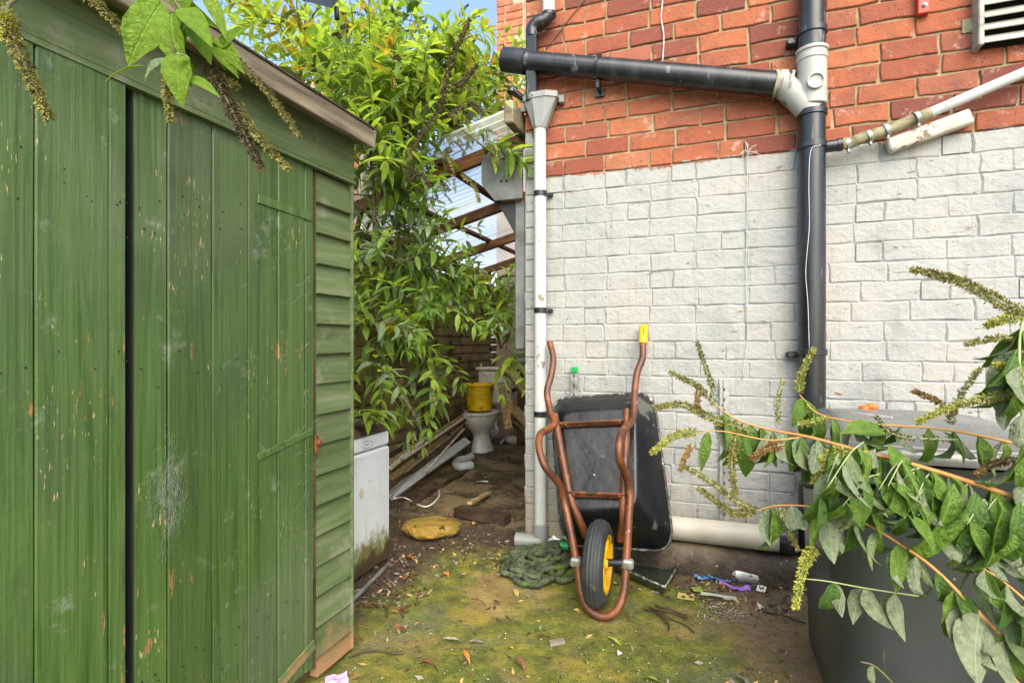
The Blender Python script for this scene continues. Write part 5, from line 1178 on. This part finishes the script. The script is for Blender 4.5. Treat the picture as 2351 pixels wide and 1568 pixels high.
def fleaf(root, a, b, up, kind, mat, under, v, wscale=1.0):
    pa, pb = P(*a), P(*b); d = pb-pa; o = inst('leaf', leaf_var(kind, mat, under, v), root, leaf_M(pa, d, V(up), d.length*1.12) @ Matrix.Diagonal((1, wscale, 1, 1))); return o
rn0 = random.Random(21); g1, g2, pu = LEAF_SUN, LEAF[1], LEAF_SUN
for a, b, up, kd, mt, v, ws in (
    ((372, 5, .84), (296, 118, .80), (.5, -.8, .3), 'broad', g1, 0, 1.25), ((395, 30, .83), (395, 150, .80), (-.3, -.9, .1), 'broad', g1, 1, .9), ((415, 20, .84), (470, 70, .8), (.1, -.8, .5), 'broad', g1, 0, .9),
    ((402, 135, .82), (320, 155, .79), (.1, -.5, .8), 'broad', LEAF[3], 1, .9), ((410, 120, .82), (402, 205, .78), (.2, -.9, .2), 'broad', g1, 1, 1.0), ((420, 175, .82), (492, 200, .8), (.0, -.6, .7), 'lance', g1, 0, 1.3),
    ((500, 115, .88), (548, 60, .86), (.3, -.9, .2), 'broad', g1, 0, .8), ((515, 95, .88), (542, 150, .86), (-.3, -.9, .3), 'lance', g1, 1, 1.3), ((430, 60, .85), (480, 120, .84), (.4, -.8, .3), 'broad', g1, 1, .9),
    ((360, -30, .85), (330, 40, .82), (.3, -.9, .2), 'broad', g1, 0, .9), ((455, -40, .86), (520, 60, .85), (.5, -.8, .3), 'lance', g2, 1, 1.0), ((520, 130, .9), (545, 165, .9), (0, -.9, .4), 'lance', g1, 0, 1.0), ((480, 90, .87), (510, 140, .86), (.2, -.9, .4), 'lance', g1, 2, 1.0),
    ((440, -60, .87), (410, 20, .85), (.1, -.9, .3), 'broad', g1, 1, .9), ((330, 150, .82), (240, 168, .80), (.0, -.3, .9), 'lance', LEAF[3], 0, .9)): fleaf(hb, a, b, up, kd, mt, pu, v, ws)
for k in range(16):
    x0, y0 = rn0.choice(((385, -20), (410, 30), (440, 70), (480, 105), (400, 110), (430, 50))); an = rn0.uniform(.3, 2.9); ll = rn0.uniform(50, 85)
    fleaf(hb, (x0, y0, .87+rn0.uniform(-.02, .03)), (x0+cos(an)*ll, y0+sin(an)*ll, .86), (rn0.uniform(-.5, .5), -.8, rn0.uniform(.1, .6)), rn0.choice(('lance', 'broad', 'droop')), rn0.choice((g1, g1, g2)), pu, rn0.randrange(3), rn0.uniform(.7, 1.0))
fleaf(hb, (435, 135, .80), (398, 118, .79), (.1, -.5, .8), 'broad', UNDER, UNDER, 0, 1.2)
for pts, r0, n, mt in (([(22, 40, .70), (35, 100, .69), (75, 190, .69), (112, 272, .70)], .016, 900, 'floret'), ([(5, 20, .70), (15, 55, .69), (12, 95, .69)], .014, 300, 'floretbright'), ([(200, -10, .86), (245, 30, .85), (300, 92, .85)], .012, 420, 'floret'),
    ([(388, 178, .82), (384, 220, .81), (393, 280, .81)], .010, 380, 'floret'), ([(470, 140, .88), (510, 210, .87), (555, 300, .87), (603, 390, .87)], .019, 1500, 'floretdark'), ([(540, 230, .9), (575, 290, .9), (620, 345, .9), (662, 388, .9)], .012, 700, 'floret'), ([(535, 135, .92), (590, 185, .92), (640, 245, .93), (688, 315, .94)], .011, 620, 'floret'), ([(470, 150, .88), (500, 180, .88), (545, 200, .88)], .016, 500, 'floret')):
    add_spike(hb, [P(*p_) for p_ in pts], r0, n, .0055, M[mt], n+int(pts[0][0]))

# ------------------------------------------------------------------ wilting branches over the bin, right foreground
rbm = thing('buddleia_branch', 'wilting buddleia branches with orange stems drooping over the wheelie bin', 'branch', P(2500, 1500, 1.15))
rn = random.Random(77)
def droop_pair(p_, T, L, kd='droop', pale=.45, cnt=2):
    side = T.cross(V((0, 0, 1)));  side = side.normalized() if side.length > .01 else V((1, 0, 0))
    for k in range(cnt):
        s = (1 if k % 2 else -1); d = (V((0, 0, -1))*rn.uniform(.55, 1.3)+side*s*rn.uniform(.15, .55)+V((rn.gauss(0, .22), rn.gauss(-.05, .18), 0))).normalized()
        pl = rn.random() < pale; up = (V((0, -1, .15)) if not pl else V((0, 1, -.1)))+V((rn.gauss(0, .45), 0, rn.gauss(0, .25)))
        mt = rn.choice([DEEP[0], DEEP[1], DEEP[1], LEAF[0]]); inst('leaf', leaf_var(rn.choice(('droop', 'wilt', 'wilt', 'broad', 'lance')) if kd == 'mix' else kd, mt, UNDER if rn.random() < .7 else UNDERG, rn.randrange(3)), rbm, leaf_M(p_, d, up, L*rn.uniform(.8, 1.2)))
def branch(pts, r0, r1, mat, step, L, skip=0.0, kd='droop', pale=.45, cnt=2):
    q = fstem(rbm, pts, r0, r1, mat); acc = 0; tot = sum((q[i+1]-q[i]).length for i in range(len(q)-1))
    for i in range(len(q)-1):
        seg = (q[i+1]-q[i]).length; acc += seg
        if acc > step: acc = 0; droop_pair(q[i], (q[i+1]-q[i]).normalized(), L*rn.uniform(.85, 1.1), kd, pale, cnt)
    return q
branch([(2480, 1210, 1.02), (2351, 1150, 1.05), (2200, 1098, 1.08), (2080, 1062, 1.10), (1970, 1034, 1.14), (1860, 1004, 1.18), (1760, 985, 1.24), (1690, 962, 1.28), (1640, 928, 1.3)], .0062, .0016, 'stemorange', .022, .105, pale=.30, cnt=3, kd='mix')
branch([(2480, 1640, .98), (2351, 1510, 1.0), (2240, 1400, 1.02), (2150, 1310, 1.05), (2080, 1258, 1.07), (1980, 1198, 1.1), (1880, 1166, 1.13), (1790, 1160, 1.16), (1735, 1172, 1.18)], .0046, .0013, 'stemorange', .036, .10, pale=.42, kd='mix')
branch([(2110, 1368, 1.08), (2000, 1352, 1.1), (1900, 1334, 1.11), (1845, 1328, 1.12)], .0018, .0012, 'stemgreen', .045, .082, pale=.6, kd='broad')
branch([(2480, 1060, 1.12), (2330, 1018, 1.15), (2160, 985, 1.2), (1990, 972, 1.25), (1880, 950, 1.28), (1835, 905, 1.3)], .0036, .0013, 'stemorange', .035, .095, pale=.2, kd='mix')
branch([(2500, 1400, 1.0), (2400, 1150, 1.02), (2348, 950, 1.04), (2340, 800, 1.06), (2352, 715, 1.08)], .005, .002, 'stemgreen', .03, .11, pale=.3, cnt=3, kd='mix')
branch([(2420, 1650, .95), (2330, 1560, .97), (2290, 1500, 1.0)], .004, .002, 'stemorange', .04, .14, pale=.7)
branch([(2120, 1660, 1.1), (2060, 1580, 1.1), (2010, 1530, 1.12), (1975, 1518, 1.13)], .003, .0015, 'stem', .045, .06, pale=.4)
branch([(1840, 1004, 1.19), (1760, 1010, 1.2), (1660, 990, 1.22), (1600, 993, 1.24)], .002, .0012, 'stemorange', .06, .075, pale=.2, kd='lance')
for k in range(16):
    x0, y0 = rn.uniform(1900, 2350), 0; y0 = 1015+(x0-1900)*.28+rn.uniform(-25, 60); dp = 1.12-(x0-1900)*.0002+rn.uniform(-.04, .06)
    x1, y1 = x0-rn.uniform(20, 90), y0+rn.uniform(30, 130)
    branch([(x0, y0, dp), ((x0+x1)/2+10, (y0+y1)/2-25, dp-.02), (x1, y1, dp-.04)], .0018, .001, 'stemgreen', .026, .085, pale=.3, kd='mix')
branch([(2500, 1330, 1.0), (2380, 1270, 1.02), (2270, 1215, 1.05), (2180, 1190, 1.07)], .003, .0015, 'stemgreen', .028, .10, pale=.45, cnt=3, kd='mix')
branch([(2480, 1480, .96), (2380, 1400, .98), (2310, 1340, 1.0), (2250, 1300, 1.02)], .0035, .0015, 'stemorange', .03, .10, pale=.6, cnt=3, kd='mix')
# big hanging leaves that the photograph singles out
for a, b, up, kd, mt, un, v, ws in (
    ((2010, 1030, 1.12), (1985, 1105, 1.08), (.3, .9, -.2), 'wilt', DEEP[0], UNDER, 0, 1.3), ((2040, 1020, 1.1), (2090, 1160, 1.06), (.2, -.9, .1), 'wilt', DEEP[1], UNDERG, 1, 1.3), ((1985, 1020, 1.14), (1985, 1195, 1.1), (.4, -.9, .1), 'droop', DEEP[1], UNDERG, 0, 1.3),
    ((2090, 1065, 1.08), (2120, 1250, 1.03), (-.4, -.9, .1), 'wilt', DEEP[0], UNDER, 1, 1.2), ((2140, 1080, 1.07), (2175, 1260, 1.02), (.3, -.9, .1), 'wilt', DEEP[1], UNDERG, 0, 1.2), ((2190, 1110, 1.05), (2140, 1325, 1.02), (.2, -.9, .0), 'droop', DEEP[1], UNDERG, 1, 1.0), ((2240, 1130, 1.05), (2200, 1290, 1.0), (-.2, -.9, .1), 'wilt', DEEP[0], UNDER, 2, 1.1),
    ((2290, 1140, 1.02), (2300, 1360, .98), (.2, -.9, .1), 'wilt', DEEP[1], UNDERG, 0, .8), ((2340, 1150, 1.0), (2330, 1330, .97), (-.2, -.9, .1), 'wilt', DEEP[0], UNDER, 1, 1.0), ((1880, 1035, 1.2), (1855, 1105, 1.16), (.2, -.9, .1), 'broad', DEEP[0], UNDER, 0, 1.0), ((1840, 1000, 1.2), (1820, 1075, 1.17), (-.3, -.9, .2), 'broad', DEEP[0], UNDERG, 1, .9),
    ((1930, 995, 1.2), (2075, 978, 1.22), (-.1, -.5, .85), 'broad', LEAF[0], UNDERG, 0, .8), ((2165, 990, 1.2), (2235, 1050, 1.16), (.3, -.7, .6), 'droop', DEEP[0], UNDERG, 0, .8), ((2250, 1400, 1.02), (2220, 1560, .97), (.2, .9, -.2), 'broad', DEEP[0], UNDER, 0, 1.2), ((2310, 1470, 1.0), (2310, 1600, .95), (-.2, .9, -.2), 'broad', DEEP[0], UNDER, 1, 1.3), ((2330, 1420, 1.0), (2360, 1540, .96), (.2, .9, -.1), 'broad', DEEP[0], UNDERG, 0, 1.2),
    ((2330, 810, 1.05), (2310, 885, 1.02), (.3, -.9, .1), 'droop', DEEP[0], UNDER, 0, 1.2), ((2345, 840, 1.04), (2320, 960, 1.0), (-.3, .9, .1), 'droop', DEEP[0], UNDER, 1, 1.1), ((1905, 1185, 1.12), (1905, 1290, 1.08), (.2, .9, 0), 'broad', DEEP[0], UNDER, 0, 1.0), ((2055, 1255, 1.08), (2050, 1350, 1.05), (.1, .9, 0), 'droop', DEEP[0], UNDER, 0, 1.0), ((2215, 1385, 1.03), (2245, 1530, 1.0), (.1, .9, -.1), 'broad', DEEP[0], UNDER, 2, 1.5)):
    fleaf(rbm, a, b, up, kd, mt, un, v, ws)
for pts, r0, n, mt in (
    ([(1720, 990, 1.25), (1640, 962, 1.27), (1570, 930, 1.29), (1500, 936, 1.3)], .017, 1100, 'floret'), ([(1600, 992, 1.24), (1550, 1000, 1.24), (1495, 1040, 1.24)], .015, 650, 'floretbright'), ([(1645, 930, 1.3), (1600, 885, 1.31), (1538, 856, 1.32)], .011, 480, 'floret'), ([(1640, 905, 1.3), (1622, 850, 1.3), (1600, 785, 1.3)], .008, 340, 'floret'),
    ([(1612, 960, 1.28), (1602, 925, 1.28), (1604, 890, 1.28)], .010, 260, 'floretrust'), ([(1833, 900, 1.3), (1842, 855, 1.3), (1868, 800, 1.3)], .014, 560, 'floretbright'), ([(1790, 975, 1.26), (1785, 925, 1.26), (1798, 870, 1.27)], .005, 160, 'floret'), ([(1830, 975, 1.26), (1870, 968, 1.26), (1900, 960, 1.26)], .009, 260, 'floretbright'),
    ([(2370, 735, 1.08), (2290, 690, 1.09), (2200, 645, 1.10), (2095, 618, 1.1)], .021, 1500, 'floret'), ([(2351, 725, 1.08), (2300, 735, 1.08), (2265, 748, 1.08)], .015, 500, 'floretbright'), ([(2345, 775, 1.08), (2280, 778, 1.08), (2218, 790, 1.08)], .009, 320, 'floret'), ([(2180, 975, 1.2), (2200, 915, 1.2), (2250, 845, 1.2)], .011, 420, 'floret'),
    ([(2190, 945, 1.2), (2150, 920, 1.2), (2098, 897, 1.2)], .010, 360, 'floretrust'), ([(2351, 900, 1.05), (2260, 915, 1.06), (2180, 935, 1.07), (2105, 970, 1.08)], .013, 800, 'floretbright'), ([(2350, 860, 1.04), (2310, 845, 1.05), (2285, 838, 1.05)], .012, 360, 'floretbright'), ([(2200, 1010, 1.15), (2060, 1000, 1.16), (2010, 955, 1.17)], .006, 220, 'floretdark'),
    ([(1738, 1172, 1.18), (1690, 1150, 1.18), (1630, 1105, 1.19), (1568, 1068, 1.2)], .010, 520, 'floret'), ([(1738, 1172, 1.18), (1680, 1175, 1.18), (1605, 1120, 1.19)], .013, 640, 'floret'), ([(1690, 1000, 1.22), (1680, 1060, 1.2), (1688, 1140, 1.19)], .014, 700, 'floret'), ([(1590, 1020, 1.24), (1575, 1045, 1.24), (1562, 1080, 1.24)], .009, 260, 'floretrust'),
    ([(1870, 1255, 1.12), (1845, 1300, 1.11), (1825, 1395, 1.1)], .017, 900, 'floretbright'), ([(1790, 1165, 1.15), (1810, 1215, 1.14), (1832, 1262, 1.13)], .008, 320, 'floret'), ([(1960, 1035, 1.15), (1900, 1045, 1.14), (1868, 1110, 1.13)], .018, 900, 'floretbright'), ([(1900, 1060, 1.14), (1905, 1120, 1.13), (1930, 1190, 1.12)], .013, 600, 'floret'), ([(1800, 1020, 1.18), (1760, 1030, 1.18), (1725, 1055, 1.18)], .013, 460, 'floretrust'), ([(2330, 1055, 1.08), (2280, 1065, 1.08), (2240, 1090, 1.08)], .010, 320, 'floretrust')):
    add_spike(rbm, [P(*p_) for p_ in pts], r0, n, .0065, M[mt], n+int(pts[0][0]), 'stemgreen')

# ------------------------------------------------------------------ beyond: a clay-tiled house, the dark canopy corner
HM = Matrix.Translation(V((-4.6, 7.6, 0))) @ Matrix.Rotation(radians(-6), 4, 'Z')
fh = thing('neighbour_house', 'sunlit pink-red brick and tile house glimpsed through the leaves above the shed', 'house', HM)
m = MB(); m.box((0, 2, 1.9), (5.2, 4, 3.8)); m.build('wall', M['farmortar'], fh)
m = MB(); rnb = random.Random(4)
for r_ in range(26):
    for c_ in range(27):
        x = -2.7+c_*.2+(.1 if r_ % 2 else 0); y = -.25+r_*.105; z = 3.75+r_*.082
        m.bbox((x, y, z), (.19, .15, .018), .004, Matrix.Rotation(radians(34+rnb.uniform(-1.5, 1.5)), 3, 'X'))
o = m.build('roof_tiles', M['tile'], fh); o['kind'] = 'stuff'
m = MB(); m.box((0, -.006, 2.0), (5.1, .02, 3.5)); m.build('brick_face', M['farbrick'], fh)
cp = thing('canopy', 'dark slate-grey canopy corner jutting in at the top above the leaves', 'canopy', P(730, -60, 2.2))
a = [P(655, -8, 2.25), P(762, 20, 2.1), P(778, 0, 2.25), P(800, -140, 2.6), P(640, -140, 2.6)]
m = MB(); m.loft([a, [q+V((0, 0, .05)) for q in a]], 0, True, True); m.build('panel', M['canopy'], cp, world=True)
m = MB(); m.tube([P(772, 18, 2.2), P(774, 45, 2.2)], .010, 6); m.tube([P(700, -30, 2.3), P(560, -200, 2.6), P(520, -20, 3.4)], .012, 6); m.build('arm', M['blackmetal'], cp, True, world=True)

# ------------------------------------------------------------------ fallen leaves, twigs and grit on the ground
def fallen(dx, dy, L, rot, mat, label, kd='broad', curl=0, cat='leaf', flip=0):
    p_ = G(dx, dy); me = leaf_mesh('leaf', .42 if kd == 'broad' else .22, .35+curl, .35+.2*curl, .22, int(dx) % 17, None, 8).mesh('fallen_leaf', [M[mat], M[mat]], True)
    o = bpy.data.objects.new('fallen_leaf', me); COL.objects.link(o); d = V((cos(rot), sin(rot), .05+.1*curl))
    o.matrix_basis = leaf_M(on_ground(p_, .006+.02*curl), d, V((R.gauss(0, .25), R.gauss(0, .25), 1)), L); setp(o, label, cat)
fallen(1018, 1312, .062, -1.0, 'leaforange', 'flat orange fallen leaf on the moss between fridge and hose')
fallen(1180, 1352, .065, -1.3, 'leaftan', 'tan fallen leaf at the edge of the mossy hose')
fallen(1062, 1500, .075, -1.1, 'leaforange', 'narrow curled orange leaf on the concrete at the bottom', 'lance', .7)
fallen(960, 1535, .075, .1, 'leafbrown', 'crumpled dark red leaf near the bottom of the picture', 'broad', 1.0)
fallen(1395, 1462, .07, -.9, 'leafgreenfall', 'fresh pale green leaf below the wheelbarrow nose', 'lance', .1)
fallen(1470, 1555, .085, -.3, 'leafgreenfall', 'bright yellow-green leaf at the bottom edge', 'lance', .2)
fallen(1690, 1555, .06, -1.0, 'leafgrey', 'pale grey leaf at the bottom beside the bin', 'broad', .3)
fallen(1195, 1328, .03, .3, 'leaforange', 'small round orange leaf touching the hose')
fallen(1140, 1322, .07, .1, 'leafgrey', 'pale shrivelled leaf left of the hose', 'lance', .3)
fallen(930, 1280, .07, -.5, 'leaforange', 'russet leaf on the soil below the stone', 'broad', .5)
fallen(905, 1410, .06, .3, 'leafbrown', 'red-brown leaf at the fridge foot', 'broad', .5)
fallen(840, 1400, .06, .2, 'leafbrown', 'russet leaf on the soil by the shed corner', 'broad', .7)
fallen(900, 1452, .065, .2, 'leafbrown', 'brown curled leaf on the concrete right of the shed corner', 'broad', .9)
fallen(950, 1445, .05, .8, 'leaftan', 'tan folded leaf beside a brown curled leaf', 'broad', .9)
fallen(1015, 1470, .08, .0, 'leafgrey', 'long grey weathered leaf on the open concrete', 'lance', .3)
fallen(1075, 1475, .06, .05, 'leafgrey', 'slim grey leaf beside a longer grey one', 'lance', .3)
fallen(1080, 1385, .08, -.2, 'leafbrown', 'dark curled leaf in the middle of the yellow moss', 'lance', .9)
fallen(1185, 1520, .06, -1.0, 'leafbrown', 'brown leaf with a long stalk near the bottom', 'broad', .8)
fallen(925, 1340, .06, .9, 'leafbrown', 'dark leaf in the twigs right of the fridge', 'broad', .9)
fallen(1085, 1210, .06, 1.2, 'leaftan', 'pale pink-tan leaf standing by the dark edging block', 'broad', .3)
fallen(936, 1212, .045, 1.0, 'leaforange', 'orange leaf on the soil left of the stone', 'broad', .4)
fallen(925, 1300, .045, .4, 'leafgrey', 'small silvery leaf on the soil below the stone', 'lance', .2)
fallen(1100, 1285, .04, .2, 'leafgrey', 'small pale leaf on the ochre patch above the moss', 'lance', .3)
stick('wood_chip', on_ground(G(1262, 1477), .008), on_ground(G(1296, 1474), .008), .022, .012, M['leafgrey'], 'grey wood chip on the concrete below the hose', 'wood chip')
def twigs(name, label, spots, seed):
    rnd = random.Random(seed); m = MB()
    for (dx, dy, L, a) in spots:
        p_ = on_ground(G(dx, dy), .006); pts = [p_]
        for i in range(4): a += rnd.gauss(0, .25); q = pts[-1]+V((cos(a), sin(a), 0))*L/4; pts.append(on_ground(q, .006+rnd.uniform(0, .008)))
        m.tube(smooth(pts, 3), [.0032]*13, 5)
    return setp(m.build(name, M['twig'], None, True), label, 'twigs')
twigs('twig_bundle', 'thin brown twigs on the ground under the seed tray', [(1490, 1395, .16, -.8), (1500, 1400, .20, -1.1), (1480, 1400, .12, -.3), (1510, 1410, .14, -1.4), (1505, 1390, .14, -.6)], 3)
for q, lb in (((800, 1508, .20, .9), 'dark twig on the concrete right of the shed corner'), ((880, 1390, .10, -1.2), 'short dark twig on the soil right of the fridge foot'), ((1750, 1400, .16, -.6), 'bent brown twig on the litter beside the bin'), ((1620, 1385, .14, .4), 'thin brown twig crossing the pale grit spill'), ((1560, 1360, .18, -.5), 'brown twig beside the yellow card')):
    o = twigs('fallen_twig', lb, [q], int(q[0])); o['category'] = 'twig'
def scatter(name, n, region, mats, seed, smin, smax, flat=.4, leafy=False):
    rnd = random.Random(seed); m = MB(); k = 0
    while k < n:
        dx, dy = rnd.uniform(region[0], region[1]), rnd.uniform(region[2], region[3]); p_ = G(dx, dy)
        if rnd.random() > region[4](p_): continue
        k += 1; s = rnd.uniform(smin, smax); a = rnd.uniform(0, 2*pi); z = gz(p_); rt = Matrix.Rotation(a, 3, 'Z') @ Matrix.Rotation(rnd.uniform(-.7, .7), 3, 'X') @ Matrix.Rotation(rnd.uniform(-.5, .5), 3, 'Y')
        if leafy: q = [V((-s, 0, 0)), V((-.2*s, -.38*s, .12*s)), V((s, 0, .2*s)), V((-.1*s, .4*s, .15*s))]
        else: q = [V((-s, -.6*s, 0)), V((s*.7, -s*.7, 0)), V((s, s*.5, 0)), V((-.5*s, s, 0)), V((0, 0, s*flat*1.6))]
        o = V((p_.x, p_.y, z+.003)); mi = rnd.randrange(len(mats))
        m.add([o+rt @ v for v in q], [(0, 1, 2), (0, 2, 3)] if leafy else [(0, 1, 4), (1, 2, 4), (2, 3, 4), (3, 0, 4)], mi)
    o = m.build(name, mats, None); setp(o, None, None, None, 'stuff'); return o
def near_wall(p_):
    w = p_.x*.342+p_.y*.9397; a = p_.x*.9397-p_.y*.342
    if p_.x < -.9 or (p_.x*1.0 > .85 and w > 2.85): return 0
    v = .05
    if 2.45 < w < 2.86: v = .9
    if a < -1.15 and w > 1.9: v = .8
    if w > 2.9: v = .6
    return v
reg = (790, 1830, 1020, 1568, near_wall)
o = scatter('leaf_litter', 2600, reg, [M['leafbrown'], M['twig'], M['leafgrey'], M['leaftan'], M['twig']], 1, .006, .020, leafy=True); setp(o, 'brown leaf litter strewn along the walls and alley floor', 'leaf litter')
o = scatter('grit', 5200, (790, 1830, 1020, 1568, lambda p_: .25+.75*near_wall(p_)), [M['creampipe'], M['plinth'], M['soil'], M['leafgrey'], M['twig'], M['soil'], M['twig'], M['leafgrey']], 2, .0008, .0036); setp(o, 'pale and dark grit scattered over the mossy ground', 'grit')
o = scatter('rubble_dust', 520, (1600, 1720, 1365, 1425, lambda p_: max(0, 1-((p_-G(1660, 1397)).length/.14)**2)), [M['leafgrey'], M['creampipe'], M['leafgrey'], M['plinth']], 5, .001, .0042); setp(o, 'spill of pale grit on the ground left of the bin', 'grit')
m = MB(); rnd = random.Random(9)                      # low moss tufts
for i in range(16000):
    dx, dy = rnd.uniform(790, 1810), rnd.uniform(1280, 1568); p_ = G(dx, dy)
    if nz(p_, 2.6, 3)+.55*nz(p_, 9, 1) < .02 or near_wall(p_) > .5: continue
    z = gz(p_); h = rnd.uniform(.0015, .0045); a = rnd.uniform(0, 6.28); w = h*.7; q = V((cos(a)*w, sin(a)*w, 0)); b = V((p_.x, p_.y, z)); s = V((-q.y, q.x, 0))
    m.add([b-q, b+q, b+s, b+V((q.y*.4, q.x*.4, h))], [(0, 1, 3), (1, 2, 3), (2, 0, 3)])
o = m.build('moss', M['moss'], None); setp(o, 'short green moss growing in patches on the concrete', 'moss', None, 'stuff')
